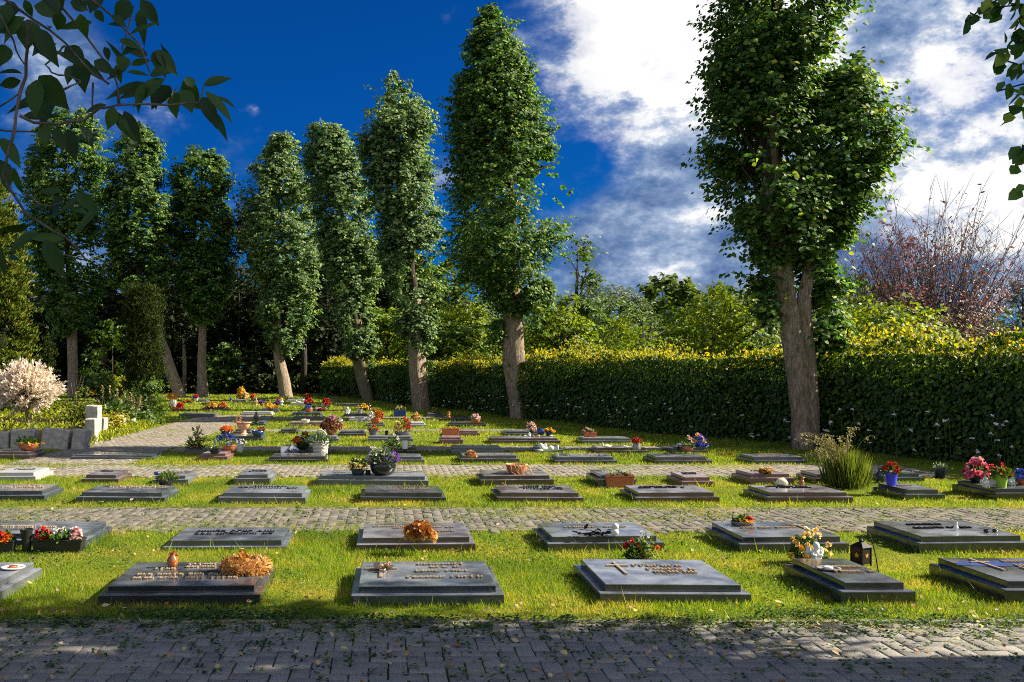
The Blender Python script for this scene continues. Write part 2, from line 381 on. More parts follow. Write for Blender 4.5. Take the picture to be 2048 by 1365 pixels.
SC.view_settings.view_transform = 'Standard'; SC.view_settings.look = 'None'; SC.view_settings.gamma = 1.0; SC.view_settings.exposure = 1.52
SC.cycles.use_denoising = False; SC.cycles.filter_width = 1.0
SC.cycles.max_bounces = 6; SC.cycles.transparent_max_bounces = 8

# ---------------------------------------------------------------- the ground
def ground_mat():
    m, nt, out = new_mat('lawn')
    tc = node(nt, 'ShaderNodeTexCoord').outputs['Object']
    a = noise(nt, .9, 6, .6, tc); b = noise(nt, 30, 5, .7, tc)
    c = ramp(nt, a, [(.3, (.08, .12, .010)), (.55, (.15, .18, .012)), (.72, (.25, .23, .035))])
    c = mixc(nt, ramp(nt, b, [(.35, (0, 0, 0)), (.75, (.6, .6, .6))]), c, (.03, .045, .008))
    p = bsdf(nt, Roughness=.9); p.inputs['Specular IOR Level'].default_value = .1
    nt.links.new(c, p.inputs['Base Color']); bump(nt, b, p, .8, .03); nt.links.new(p.outputs[0], out.inputs['Surface']); return m
mb = MB()
mb.add([(-900, -60, 0), (900, -60, 0), (900, 1500, 0), (-900, 1500, 0)], [(0, 1, 2, 3)])
tag(mb.build('lawn', ground_mat()), kind='structure')

def paver_mat(name, a, b, c, dust=(.30, .265, .22), dk=.3):
    m, nt, out = new_mat(name)
    g = node(nt, 'ShaderNodeNewGeometry'); tc = node(nt, 'ShaderNodeTexCoord').outputs['Object']
    col = ramp(nt, g.outputs['Random Per Island'], [(0, a), (.5, b), (1, c)])
    f = noise(nt, 3.2, 7, .65, tc); f2 = noise(nt, 90, 4, .7, tc); f3 = noise(nt, 1.1, 5, .6, tc)
    col = mixc(nt, ramp(nt, f, [(.45, (0, 0, 0)), (.72, (.7, .7, .7))]), col, dust)
    col = mixc(nt, ramp(nt, f3, [(.55, (0, 0, 0)), (.75, (.5, .5, .5))]), col, (.15, .155, .06))
    col = mixc(nt, ramp(nt, f2, [(.35, (dk, dk, dk)), (.6, (0, 0, 0))]), col, (.06, .055, .05))
    p = bsdf(nt, Roughness=.85); p.inputs['Specular IOR Level'].default_value = .25
    nt.links.new(col, p.inputs['Base Color']); bump(nt, f2, p, .5, .01); nt.links.new(p.outputs[0], out.inputs['Surface']); return m
M['paver'] = paver_mat('dark_grey_pavers', (.19, .178, .172), (.24, .225, .215), (.29, .272, .255), (.30, .275, .24), .45)
M['paver_mid'] = paver_mat('grey_pavers', (.11, .10, .092), (.14, .128, .115), (.18, .165, .145), (.26, .22, .16), .3)
M['paver_pale'] = paver_mat('pale_pavers', (.17, .15, .13), (.22, .195, .165), (.28, .245, .205), (.30, .26, .20), .4)
M['darkbed'] = plain('dark_joint_soil', (.040, .040, .020), .95, 0, .6, 16, .1, .6)
M['mossbed'] = plain('mossy_joint_soil', (.12, .115, .055), .95, 0, .6, 16, .1, .6)
PATHS = []
def path(name, x0, x1, y0, y1, mat, seed, cell=.103):
    """herringbone pavers laid along the plot"""
    PATHS.append((x0, x1, y0, y1))
    r = np.random.default_rng(seed)
    nx = int((x1 - x0) / cell); ny = int((y1 - y0) / cell)
    R = []
    for i in range(nx):
        for j in range(ny):
            d = (i - j) % 4
            if d == 0: R.append((i, j, i + 2, j + 1))
            elif d == 2: R.append((i, j - 1, i + 1, j + 1))
    R = np.array(R, float) * cell
    R = R + np.array([x0, y0, x0, y0])
    g = .0035
    R[:, :2] += g; R[:, 2:] -= g
    n = len(R)
    R += r.normal(0, .0018, R.shape)
    z = .012 + r.normal(0, .0022, (n, 1)); tx = r.normal(0, .0035, (n, 1)); ty = r.normal(0, .0035, (n, 1)); iv = .005
    cx = (R[:, [0]] + R[:, [2]]) / 2; cy = (R[:, [1]] + R[:, [3]]) / 2
    rows = []
    for zz, ins in ((-.02, 0), (.002, 0), (.0055, iv)):
        for a, b in ((0, 1), (2, 1), (2, 3), (0, 3)):
            sx = 1 if a == 0 else -1; sy = 1 if b == 1 else -1
            X = R[:, [a]] + sx * ins; Y = R[:, [b]] + sy * ins
            rows.append(np.concatenate([X, Y, z + zz + tx * (X - cx) + ty * (Y - cy)], 1))
    V = np.stack(rows, 1).reshape(-1, 3); o = (np.arange(n) * 12)[:, None]
    F = [o + np.array([[8, 9, 10, 11]])]
    for k in range(4):
        k2 = (k + 1) % 4
        F += [o + np.array([[k, k2, 4 + k2, 4 + k]]), o + np.array([[4 + k, 4 + k2, 8 + k2, 8 + k]])]
    ob = np_mesh(name, V, np.concatenate(F, 1).reshape(-1, 4), mat)
    tag(ob, kind='structure')
    zb = .007 if y0 < 8 else .0135
    b = MB(); b.add([(x0, y0, zb), (x1, y0, zb), (x1, y1, zb), (x0, y1, zb)], [(0, 1, 2, 3)])
    tag(b.build('path_bed', M['darkbed' if y0 < 8 else 'mossbed']), kind='structure')
path('front_path', -4, 7.5, 3.6, 6.30, M['paver'], 1)
path('grave_path', -7, 10, 9.95, 11.7, M['paver_mid'], 2)
path('grave_path', -10, 8.6, 15.1, 17.0, M['paver_pale'], 3)
path('grave_path', -4.3, 6.4, 20.0, 21.2, M['paver_pale'], 4)
path('grave_path', -4.3, 4.2, 26.3, 27.4, M['paver_pale'], 5)
path('grave_path', -4.3, 3.0, 33.4, 34.8, M['paver_pale'], 6)
path('side_path', -6.5, -4.35, 17.05, 36, M['paver_pale'], 7)
# edging stones of the front path
x = -4.0
eb = MB(); rr = random.Random(4)
while x < 7.4:
    L = rr.uniform(.96, 1.02); eb.box((x + L / 2, 6.34 + rr.uniform(-.004, .004), -.004), (L - .012, .05, .05)); x += L
tag(eb.build('kerb', M['paver'], bevel=.004), kind='structure')

# ---------------------------------------------------------------- graves
RECTS = []
LETTER = random.Random(21)
def lettering_mb(w, d, rows, lh=.055):
    mb = MB()
    for cx, cy, wd in rows:
        x = cx * w - wd * w / 2; end = x + wd * w; y = (cy - .5) * d
        while x < end:
            for _ in range(LETTER.randint(3, 8)):
                if x > end: break
                k = LETTER.random(); s = lh * .62; t = .010
                mb.box((x + t / 2, y, .006), (t, lh, .012))
                if k < .6: mb.box((x + s * .45, y + LETTER.choice((-.5, 0, .45)) * lh, .006), (s * .7, t, .012))
                if k > .35: mb.box((x + s * .75, y - LETTER.choice((0, .12, .2)) * lh, .006), (t, lh * .7, .012))
                x += s * 1.25
            x += lh * .6
    return mb
def cross_mb(L, Wd, t=.022, arm=.70, z=.012):
    mb = MB(); mb.box((0, 0, z / 2), (t, L, z)); mb.box((0, L * (arm - .5), z / 2 + .001), (Wd, t, z)); return mb
def grave(xl, xr, y, depth, mat, label, rows=(), cross=None, bh=.08, sh=.05, inset=.05, lmat='bronze', lh=.055, low=False):
    a = ground(xl, y); b = ground(xr, y); w = b.x - a.x
    t = thing('grave_marker', label, 'grave', ((a.x + b.x) / 2, a.y + depth / 2, 0), 'flat grave plates in rows')
    t.rotation_euler = (LETTER.uniform(-.008, .012), LETTER.uniform(-.010, .010), LETTER.uniform(-.012, .012))
    RECTS.append((t.location.x, t.location.y, w / 2, depth / 2))
    mb = MB(); mb.box((0, 0, (bh - .06) / 2), (w, depth, bh + .06)); mb.build('base', M[mat], t, bevel=.006)
    if low: return t
    mb = MB(); mb.box((0, .012, bh + sh / 2 - .001), (w - 2 * inset, depth - 2 * inset, sh + .002)); s = mb.build('slab', M[mat], t, bevel=.005)
    top = bh + sh
    if rows:
        for q in rows:
            lm = lettering_mb(w - 2 * inset, depth - 2 * inset, [q], lh).build('lettering', M[lmat], t); lm.location = (0, .012, top)
    if cross:
        fx, fy, L, Wd = cross
        cb = cross_mb(L, Wd).build('cross', M['bronze'], t, bevel=.003); cb.location = (fx * w, (fy - .5) * depth, top)
    return t
R2 = [(0.05, .72, .5), (0.05, .52, .62)]
R3 = [(0.08, .80, .42), (.08, .62, .55), (.08, .44, .5)]
R1 = [(0, .6, .5)]
g = grave
# first row
g(-300, -8, 1212, .92, 'greygr', 'grave plate cut by the left edge of the front row, holding a round candle dish')
g(195, 520, 1213, .94, 'black', 'polished dark grave plate under the brown jug and the dried flower wreath', [(.08, .86, .32), (.08, .74, .32), (-.22, .66, .15), (-.02, .42, .72), (-.02, .27, .72)], lh=.05)
g3 = g(703, 1010, 1213, .95, 'bluegr', 'blue-black grave plate with a rose-wound bronze cross and gold lettering', [(.14, .84, .38), (.16, .72, .22), (.14, .55, .42), (.14, .30, .56)], (-.31, .56, .42, .24), lh=.06)
g(1200, 1503, 1210, .98, 'darkgr', 'glossy dark grave plate with a plain bronze cross and rusty block lettering', [(.06, .70, .40), (.12, .56, .36), (.12, .45, .3)], (-.24, .60, .42, .17), lh=.07)
g(1683, 1832, 1213, .98, 'black', 'narrow black grave plate in front of the angel, with a pale round dish', [(-.0, .60, .66), (.04, .40, .66)], lh=.055, bh=.1)
g6 = g(2013, 2330, 1211, .98, 'black', 'thick black grave plate with a blue curved inlay and thin cross, beside the lantern', [(.02, .80, .25), (.05, .62, .3), (.02, .5, .28)], (-.27, .66, .44, .14), lh=.07, bh=.1)
# second row
g(-190, 172, 1098, .86, 'bluegr', 'blue grave plate behind the black flower planters by the left edge', [(-.05, .5, .6)])
g(325, 573, 1101, .84, 'bluegr', 'low blue-grey grave plate of the second row with two dark lettering lines', [(.02, .66, .7), (.02, .46, .7)], bh=.03, lmat='iron', lh=.07)
g(713, 952, 1106, .88, 'plum', 'plum-coloured grave plate under the dried orange plant in the second row', [(-.2, .74, .4), (.1, .64, .6), (.28, .36, .3)])
g(1095, 1328, 1105, .92, 'darkgr', 'dark grave plate with the silver rose branch lying on it', [(-.12, .62, .32), (.22, .62, .2)])
g(1478, 1698, 1107, .92, 'darkgr', 'dark grave plate with the small stone bowl at its back edge', [(-.02, .56, .6)], (.30, .6, .36, .12), bh=.09)
g(1838, 2062, 1108, .95, 'darkgr', 'wide dark grave plate with two lettering lines and a white figurine', [(-.1, .72, .34), (.0, .50, .62)], bh=.1, lmat='iron', lh=.07)
# third row
g(-60, 88, 1004, .78, 'bluegr', 'dark blue plate at the left edge, before the wide gap of the third row', R2)
g(152, 330, 1008, .85, 'bluegr', 'navy grave plate with faded gold lettering, in front of the blue heart pot', [(0, .7, .6), (.1, .85, .6)])
g(437, 612, 1008, .82, 'greygr', 'grey grave plate with bold black script and lichen along its front edge', [(.02, .82, .4), (0, .6, .75)], lmat='iron', lh=.09)
g(720, 892, 1008, .82, 'black', 'black grave plate crowded with lettering, in front of the big black bowl', R3)
g(995, 1168, 1008, .86, 'plum', 'plum grave plate in front of the terracotta bowl grave', R3, lmat='iron')
g(1272, 1440, 1008, .86, 'plum', 'plum-grey grave plate in front of the long terracotta trough', [(-.08, .75, .5), (-.08, .6, .6)], lmat='iron')
g(1537, 1707, 1008, .86, 'plum', 'plum grave plate carrying the cellophane bundle and the brown bird', [(-.05, .75, .55), (.02, .6, .5)], lmat='iron')
g(1812, 1891, 1002, .84, 'darkgr', 'narrow shaded grave plate carrying the bright blue pot', R1)
g(1991, 2110, 1002, .95, 'black', 'shaded black grave plate carrying the pink flowers and lime green pot', [], bh=.1)
# fourth row
g(-20, 71, 964, .8, 'palegr', 'pale sunlit grave plate with grey lettering at the left edge', R1, lmat='iron', lh=.08)
g(162, 236, 969, .8, 'plum', 'small brown grave plate with one lettering line, behind the navy one', R1, lmat='iron', lh=.08)
g(304, 376, 971, .8, 'greygr', 'small grey grave plate half hidden by the blue heart pot', R1)
g(469, 542, 971, .8, 'greygr', 'small square grey grave plate with two black lettering lines, by itself on the grass', R2, bh=.1, lmat='iron', lh=.07)
g(634, 857, 975, .85, 'greygr', 'wide grey grave plate under the big black bowl', [(-.25, .6, .25), (.3, .6, .25)], bh=.1)
g(962, 1108, 974, .85, 'plum', 'plum grave plate under the terracotta bowl tied with straw', R2, bh=.1)
g(1197, 1272, 975, .88, 'bluegr', 'small grey-blue grave plate behind the long terracotta trough', R2, bh=.11, lmat='lead')
g(1365, 1430, 974, .8, 'redgr', 'small rosy grave plate with two lettering lines, right of the long trough', R2, lmat='iron', lh=.07)
g(1502, 1589, 971, .8, 'redgr', 'rosy grave plate with a clump of dried moss on top', R1, lmat='iron', bh=.1)
g(1632, 1690, 968, .7, 'plum', 'weathered brown grave plate half hidden by the tall grass clump')
g(1768, 1850, 966, .75, 'bluegr', 'blue grave plate strewn with white pebbles, behind the bright blue pot', R1, lmat='lead')
# fifth row
g(-30, 59, 920, .85, 'plum', 'dark grave plate at the left edge under the terracotta bowl of greens', R1, bh=.09)
g(142, 309, 921, .75, 'bluegr', 'long low blue grave plate at the foot of the side path', [(-.2, .6, .3)], bh=.06, sh=.03)
g(396, 455, 924, .75, 'redgr', 'small rosy grave plate under the crowded plant pots', [], bh=.09)
g(535, 655, 926, .75, 'black', 'dark grave plate in front of the white wicker basket', R1, bh=.06)
g(730, 849, 929, .72, 'bluegr', 'blue-grey grave plate in front of the white jug', R1)
g(920, 1039, 927, .75, 'darkgr', 'dark grave plate with a dried flower tuft and dense silver lettering', [(.1, .5, .6)], lmat='lead')
g(1111, 1235, 930, .78, 'bluegr', 'blue-black grave plate with white sunlit lettering, in front of the cherub', R2, lmat='lead')
g(1310, 1425, 930, .8, 'darkgr', 'dark plain grave plate with the flower table at its back', [])
g(1505, 1615, 930, .8, 'bluegr', 'shaded grave plate nearest the forked tree trunk', R2)
# sixth row
g(562, 664, 908, .7, 'greygr', 'grey grave plate with a tilted book stone, under the white wicker basket', [])
g(787, 838, 909, .7, 'black', 'small black grave plate under the white jug', [])
g(902, 1008, 909, .72, 'greygr', 'pale grey grave plate behind the dried flower tuft', R1, lmat='lead')
g(1070, 1127, 908, .65, 'greygr', 'small grey grave plate under the lying cherub', [])
g(1192, 1299, 910, .7, 'plum', 'dark brown grave plate with the white swan and the zinc pot', R1)
g(1343, 1416, 909, .65, 'bluegr', 'small blue grave plate behind the flower table', [])
# seventh row
g(437, 526, 884, .8, 'bluegr', 'blue grave plate carrying the blue ceramic planter and the orange flower bowl', R1)
g(588, 677, 885, .75, 'greygr', 'grey grave plate under the wilted brown planter', R1)
g(735, 826, 887, .8, 'greygr', 'grey grave plate with the yellow and red flower bowl', R1, bh=.1)
g(881, 927, 890, .7, 'redgr', 'small brown block grave plate under the orange flower trough', [], bh=.11)
g(982, 1121, 889, .85, 'plum', 'long polished grave plate with pebbles and the dark blue ball', [])
g(1165, 1268, 889, .8, 'greygr', 'sparkling grey grave plate with a small terracotta planter', R1)
# eighth row
g(466, 503, 870, .6, 'plum', 'little brown grave plate under the pale urn', [])
g(557, 596, 870, .9, 'black', 'little dark grave plate alone between urn and wilted planter', R1)
g(677, 732, 874, .9, 'bluegr', 'blue-black grave plate with silver lettering, behind the wicker basket handle', R1, lmat='lead')
g(890, 960, 873, .8, 'redgr', 'red grave plate behind the orange flower trough', R1)
g(1009, 1080, 874, .8, 'bluegr', 'blue-black grave plate behind the vase of pink roses', R1, lmat='lead')
# ninth row
g(500, 531, 853, .9, 'bluegr', 'little blue grave plate under the black robed statue', [])
g(576, 686, 854, .8, 'redgr', 'pale rosy grave plate with the white shell bowl', [])
g(734, 770, 855, .7, 'greygr', 'little grey grave plate under the tall red and white flower bowl', [])
g(819, 852, 855, .9, 'palegr', 'pale little grave plate with the dried hydrangea', R1)
# tenth row
g(513, 543, 843, .9, 'greygr', 'little grey grave plate right of the black robed statue', [])
g(585, 652, 842, .7, 'darkgr', 'dark grave plate behind the white shell bowl')
g(697, 741, 844, .8, 'palegr', 'pale grave plate with the white stone post standing on it', [])
g(897, 972, 855, .8, 'black', 'black grave plate with a bowl of pink and white flowers', R1)
g(886, 941, 843, .9, 'black', 'black grave plate with the brown lantern post at its back', [])
g(854, 885, 835, .9, 'bluegr', 'little blue grave plate at the foot of the mossy leaning trunk', [])
# eleventh row
g(358, 428, 836, 1.1, 'greygr', 'low grey grave plate beside the bend of the side path', [], bh=.13, low=True)
g(481, 544, 832, .9, 'palegr', 'pale-topped grave plate with a dark front, near the black robed statue', [])
g(582, 642, 833, .9, 'bluegr', 'dark grave plate with the white cat figure', [])
g(687, 737, 835, .9, 'black', 'dark grave plate with the white cherub and grey bucket', [])
g(787, 812, 833, .6, 'bluegr', 'dark base under the upright blue plaque', [])
# twelfth row and beyond
g(401, 455, 823, .9, 'plum', 'brown grave plate with yellow flowers and a white vase', [])
g(517, 558, 825, .9, 'greygr', 'grey grave plate with the grey bowl of yellow flowers', [])
g(600, 652, 825, .9, 'black', 'dark grave plate with the blue and yellow flower bowl', [])
g(336, 362, 823, .9, 'plum', 'grave plate under the white and red bouquet, next to the yew', [])
g(400, 428, 812, 1.1, 'black', 'far dark grave plate behind the yellow flowers', [])
g(578, 616, 812, 1.1, 'palegr', 'far pale grave plate with a small white figure', [])
g(618, 660, 818, .9, 'black', 'far dark grave plate with the red geranium pots', [])
g(672, 738, 814, 1.0, 'bluegr', 'far shaded blue grave plate at the hedge corner', [])
g(389, 414, 805, 1.3, 'greygr', 'far grey grave plate by the straight trunk', [])
g(462, 492, 805, 1.3, 'greygr', 'far grey grave plate under the small yellow shrub', [])
g(573, 608, 804, 1.3, 'palegr', 'far pale grave plate at the foot of the sunlit trunk', [])
g(500, 532, 804, 1.3, 'black', 'far dark grave plate between yellow shrub and sunlit trunk', [])
g(655, 676, 804, 1.3, 'bluegr', 'farthest small blue grave plate beside the hedge', [])
# blue inlay of the thick black plate, roses on the bronze cross
mb = MB(); w6 = RECTS[5][2]
pts = [(-w6 * .64 + .16 * math.cos(PI - k * PI / 16), .30 - .16 + .16 * math.sin(k * PI / 16)) for k in range(9)]
pts = [(p[0], p[1]) for p in pts] + [(w6 * .8, .30), (w6 * .8, .10), (-w6 * .60, .10)]
n = len(pts)
mb.add([(p[0], p[1], z) for z in (0, .004) for p in pts], [tuple(range(n, 2 * n))] + [(k, (k + 1) % n, n + (k + 1) % n, n + k) for k in range(n)])
o = mb.build('inlay', M['glazeblue'], g6); o.location = (0, 0, .1505 - .001)
rb = [o for o in g3.children if o.name.startswith('cross')][0]
mb = MB(); mb.tube([(-.05, .02, .02), (0, .05, .035), (.04, -.02, .03), (.02, -.08, .025)], .006, 6); mb.build('stem', M['bronze'], rb, True)
P = np.array([(.05, .07, .02)] * 10 + [(.035, -.01, .02)] * 10 + [(-.03, .04, .02)] * 6); T = runit(26) * .8 + np.array([0, 0, .7])
leaves('rose', P, T, runit(26), .05, .05, M['bronze'], rb)
# ---------------------------------------------------------------- pots, flowers and figures
BLOOM = set('red white yellow paleyellow pink palepink orange purple blue mauve dried brown rust'.split())
PROF = {
    'pot': [(.62, 0), (.66, .02), (.92, .78), (1.0, .80), (1.0, 1.0), (.90, 1.0), (.86, .84)],
    'bowl': [(.40, 0), (.46, .03), (.74, .26), (.92, .58), (.97, .86), (1.03, .88), (1.03, 1.0), (.92, 1.0), (.86, .84)],
    'roundbowl': [(.42, 0), (.55, .05), (.86, .30), (1.0, .62), (.98, .88), (.93, .93), (.98, 1.0), (.88, 1.0), (.82, .86)],
    'saucer': [(.75, 0), (.86, .1), (1.0, .85), (1.0, 1.0), (.92, 1.0), (.88, .7)],
    'vase': [(.55, 0), (.62, .02), (.66, .25), (.78, .7), (1.0, 1.0), (.88, 1.0), (.7, .75)],
    'jug': [(.52, 0), (.60, .02), (.92, .22), (1.0, .40), (.88, .58), (.52, .76), (.46, .86), (.60, 1.0), (.48, 1.0), (.38, .84)],
    'urn': [(.55, 0), (.50, .06), (.34, .14), (.34, .42), (.60, .50), (.78, .72), (.86, .90), (1.0, .93), (1.0, 1.0), (.86, 1.0), (.80, .85)],
    'bucket': [(.70, 0), (.74, .01), (.97, .92), (1.03, .93), (1.03, 1.0), (.93, 1.0), (.88, .82)],
    'cup': [(.86, 0), (.95, .03), (1.0, .1), (.97, .55), (.92, .9), (.96, 1.0), (.86, 1.0), (.84, .2)],
    'ball': [(.05, 0), (.5, .06), (.87, .25), (1.0, .5), (.87, .75), (.5, .94), (.05, 1.0)],
}
def plant(t, spec, r, top):
    """spec: (material, count, width m, height m, size m, dx, dz)"""
    mat, n, w, h, size = spec[:5]; dx = spec[5] if len(spec) > 5 else 0; dz = spec[6] if len(spec) > 6 else 0
    U = runit(n); U[:, 2] = np.abs(U[:, 2])
    if mat in BLOOM:
        Cc = U * np.array([w / 2, min(w / 2, r * 1.5), h]) * RNG.uniform(.75, 1.08, (n, 1)) + np.array([dx, 0, top + dz])
        k = 9
        Pp = np.repeat(Cc, k, 0); up = np.repeat(nrm(U + np.array([0, -.25, .4])), k, 0)
        T = nrm(runit(n * k) + up * .55); Nn = nrm(up + runit(n * k) * .5)
        leaves('blossoms', Pp, T, Nn, size * RNG.uniform(.7, 1.1, n * k), size * .95, M[mat], t, .35)
    else:
        rad = RNG.uniform(.25, 1.0, (n, 1)) ** .6
        Cc = U * rad * np.array([w / 2, min(w / 2, r * 1.6), h]) + np.array([dx, 0, top + dz])
        T = nrm(U * .8 + runit(n) * .7 + np.array([0, 0, .15])); Nn = nrm(runit(n) * .6 + np.array([0, -.2, .8]))
        leaves('foliage', Cc, T, Nn, size * RNG.uniform(.7, 1.3, n), size * .5, M[mat], t, .2)
def pot(name, cat, label, px, py, hb, wpx, hpx, kind, mat, plants=(), rz=0.0, group=None):
    p = ground(px, py, hb); s = p.y / FPX; w = wpx * s; h = hpx * s; r = w / 2
    q_ = min(w * .16, .12) if kind == 'trough' else r * .8
    p.y += q_; p.x += (px - PX0) / FPX * q_
    t = thing(name, label, cat, p, group, rz)
    if kind == 'trough':
        d = min(w * .32, .24)
        mb = MB(); mb.prism((w / 2 * .92, d / 2 * .86), (w / 2, d / 2), 0, h * .86); mb.prism((w / 2 * 1.03, d / 2 * 1.06), (w / 2 * 1.04, d / 2 * 1.07), h * .86 - .001, h)
        body = mb.build('body', M[mat], t, bevel=.006)
        mb = MB(); mb.box((0, 0, h + .002), (w * .96, d * .9, .01)); mb.build('soil', M['soil'], t)
        rr_ = d * .6
    else:
        mb = MB(); mb.lathe([(a * r, b * h) for a, b in PROF[kind]], 28); body = mb.build('body', M[mat], t, True, auto=50)
        if plants:
            mb = MB(); mb.lathe([(r * .86, h * .86), (r * .86, h * .90), (.001, h * .94)], 16); mb.build('soil', M['soil'], t)
        rr_ = r
    far = .84 if p.y > 25 else 1.0
    for sp in plants:
        plant(t, (sp[0], sp[1], sp[2] * s * far, sp[3] * s * far, sp[4] * far, *[q * s for q in sp[5:]]), max(rr_, .05), h * .92)
    return t
SLAB = .13
p = pot
# sizes of plants are given as seen: count, width, height (same units as the pot), leaf or petal length in metres
p('jug', 'vase', 'brown glazed jug with a pale painted emblem at the back of a dark plate', 345, 1137, SLAB, 23, 31, 'jug', 'brownglaze')
p('flower_planter', 'planter', 'black trough of red, white and pink begonias, beside the black vase', 118, 1107, .0, 100, 27, 'trough', 'blackplastic', [('green', 160, 92, 16, .05), ('red', 16, 34, 24, .035, -32), ('white', 20, 30, 22, .035, 0), ('palepink', 16, 28, 22, .035, 34), ('red', 6, 16, 12, .03, -26, -2)])
p('flower_planter', 'planter', 'black trough of red and orange begonias cut by the left edge', 0, 1109, .0, 60, 27, 'trough', 'blackplastic', [('green', 90, 60, 14, .05), ('red', 14, 30, 20, .035, 2), ('orange', 14, 36, 12, .035, 8)])
p('flower_vase', 'vase', 'empty black plastic vase between the two black flower troughs', 53, 1108, .0, 26, 48, 'vase', 'blackplastic')
p('potted_plant', 'plant', 'withered orange azalea in a dark pot on the plum plate', 838, 1086, SLAB, 26, 17, 'pot', 'plum', [('rust', 60, 50, 20, .05, 2), ('dried', 60, 54, 18, .05, 4, -8), ('brown', 14, 40, 22, .05)])
p('stone_bowl', 'bowl', 'small pale stone bowl of green, yellow and dark red succulents', 1486, 1056, .13, 48, 10, 'saucer', 'greypot', [('green', 50, 26, 9, .05, -6), ('red', 12, 16, 8, .03, 10), ('yellow', 16, 34, 3, .025)])
p('flower_pot', 'flowers', 'pot of red chrysanthemums and orange daisies behind the plate with a plain cross', 1280, 1133, 0, 50, 10, 'bowl', 'blackplastic', [('green', 320, 46, 40, .04, -6), ('lightgreen', 90, 44, 54, .035, 14), ('red', 8, 40, 46, .032, -12), ('orange', 7, 46, 34, .026, 20), ('greygreen', 70, 34, 62, .028, 8), ('white', 8, 30, 64, .018, 6)])
p('flower_bowl', 'flowers', 'black bowl of pale yellow petunias behind the seated angel', 1622, 1134, 0, 64, 15, 'bowl', 'glazeblack', [('green', 340, 62, 46, .045, -8), ('lightgreen', 60, 66, 56, .035, -6), ('paleyellow', 17, 80, 62, .038, -4, 4), ('yellow', 7, 70, 48, .034, -14), ('orange', 10, 50, 14, .03, -10), ('purple', 4, 66, 20, .03, 10)])
# third and fourth row
p('potted_plant', 'plant', 'dark pot of small shrub leaves with a blue heart pick on the navy plate', 331, 976, .10, 32, 15, 'pot', 'blackplastic', [('shrub_dk' , 130, 44, 16, .05, 4), ('dried', 14, 40, 12, .02, 6)])
p('flower_bowl', 'flowers', 'big round black glazed bowl of purple and white flowers', 766, 955, SLAB, 53, 28, 'roundbowl', 'glazeblack', [('greygreen', 180, 54, 30, .07), ('lightgreen', 60, 30, 34, .09, -8), ('purple', 30, 46, 26, .035, 14), ('white', 18, 34, 30, .03, -14, 8), ('palepink', 3, 14, 8, .08, -20)])
p('flower_pot', 'flowers', 'dark blue pot of small yellow flowers beside the big black bowl', 716, 955, SLAB, 29, 15, 'pot', 'darkblue', [('green', 110, 34, 26, .06), ('paleyellow', 16, 34, 26, .035)])
p('grave_lamp', 'lamp', 'little dark votive lamp between the black bowl and the dark blue pot', 736, 953, SLAB, 11, 12, 'cup', 'glazeblack')
t_ = p('flower_bowl', 'bowl', 'empty terracotta bowl tied with pale straw on a plum plate', 1033, 952, SLAB, 43, 21, 'bowl', 'terra')
p('planter_box', 'planter', 'long terracotta trough with a few sprouts standing in the grass', 1239, 977, 0, 56, 25, 'trough', 'terra', [('lightgreen', 12, 10, 7, .05, -15), ('green', 16, 10, 7, .05, 2), ('green', 14, 10, 7, .05, 18), ('brown', 6, 40, 6, .03)])
p('moss_clump', 'plant', 'low clump of dried orange and green moss on the rosy plate', 1532, 949, .15, 22, 3, 'saucer', 'soil', [('dried', 40, 22, 7, .04), ('shrub_dk', 40, 26, 6, .04)])
p('flower_bucket', 'flowers', 'bright blue bucket of red geraniums on a shaded plate', 1783, 972, SLAB, 23, 25, 'bucket', 'blueplastic', [('green', 120, 36, 16, .06), ('red', 26, 36, 22, .03)])
p('flower_pot', 'flowers', 'bushy pink hydrangea pot at the right edge of the third row', 1954, 968, .14, 30, 14, 'pot', 'blackplastic', [('green', 110, 44, 26, .07), ('pink', 34, 44, 32, .05, -2), ('palepink', 16, 40, 40, .04, -2), ('red', 8, 40, 32, .04, 12)])
p('flower_bucket', 'flowers', 'lime green bucket of red geraniums on the shaded black plate', 2003, 977, .14, 23, 24, 'bucket', 'limeplastic', [('green', 120, 40, 18, .06), ('red', 18, 36, 26, .03)])
p('flower_pot', 'flowers', 'dim blue pot of weeds at the foot of the hedge', 1880, 958, 0, 24, 20, 'pot', 'darkblue', [('greygreen', 60, 26, 12, .05)])
p('vase', 'vase', 'dark teal glazed vase behind the bright blue bucket', 1761, 968, 0, 20, 30, 'jug', 'darkblue', [])
p('flower_pot', 'flowers', 'terracotta pot with blue blooms at the right edge beside the lime bucket', 2047, 973, .14, 26, 16, 'pot', 'terra', [('green', 30, 26, 16, .05), ('blue', 14, 20, 18, .05, -6)])
# fifth row
p('flower_bowl', 'flowers', 'shallow terracotta bowl of round green leaves near the limestone blocks', 57, 903, .14, 41, 15, 'bowl', 'terra', [('green', 130, 48, 13, .07), ('yellow', 10, 46, 4, .04, 6)])
p('planter_box', 'planter', 'low stone trough of wispy plants at the path corner', 392, 907, 0, 40, 11, 'trough', 'greypot', [('green', 90, 40, 16, .06), ('oat', 60, 34, 40, .10, 2), ('lightgreen', 70, 50, 36, .05, 8), ('brown', 8, 22, 26, .05)])
p('potted_plant', 'plant', 'dark pot of trailing pale green leaves on the rosy plate', 430, 909, .14, 26, 12, 'bowl', 'darkblue', [('lightgreen', 110, 44, 18, .05)])
p('flower_bowl', 'flowers', 'terracotta bowl of blue lobelia at the back of the rosy plate', 458, 906, .10, 31, 15, 'bowl', 'terra', [('lightgreen', 70, 34, 12, .05), ('blue', 44, 56, 22, .03, -6, 2), ('white', 10, 40, 14, .03, 18)])
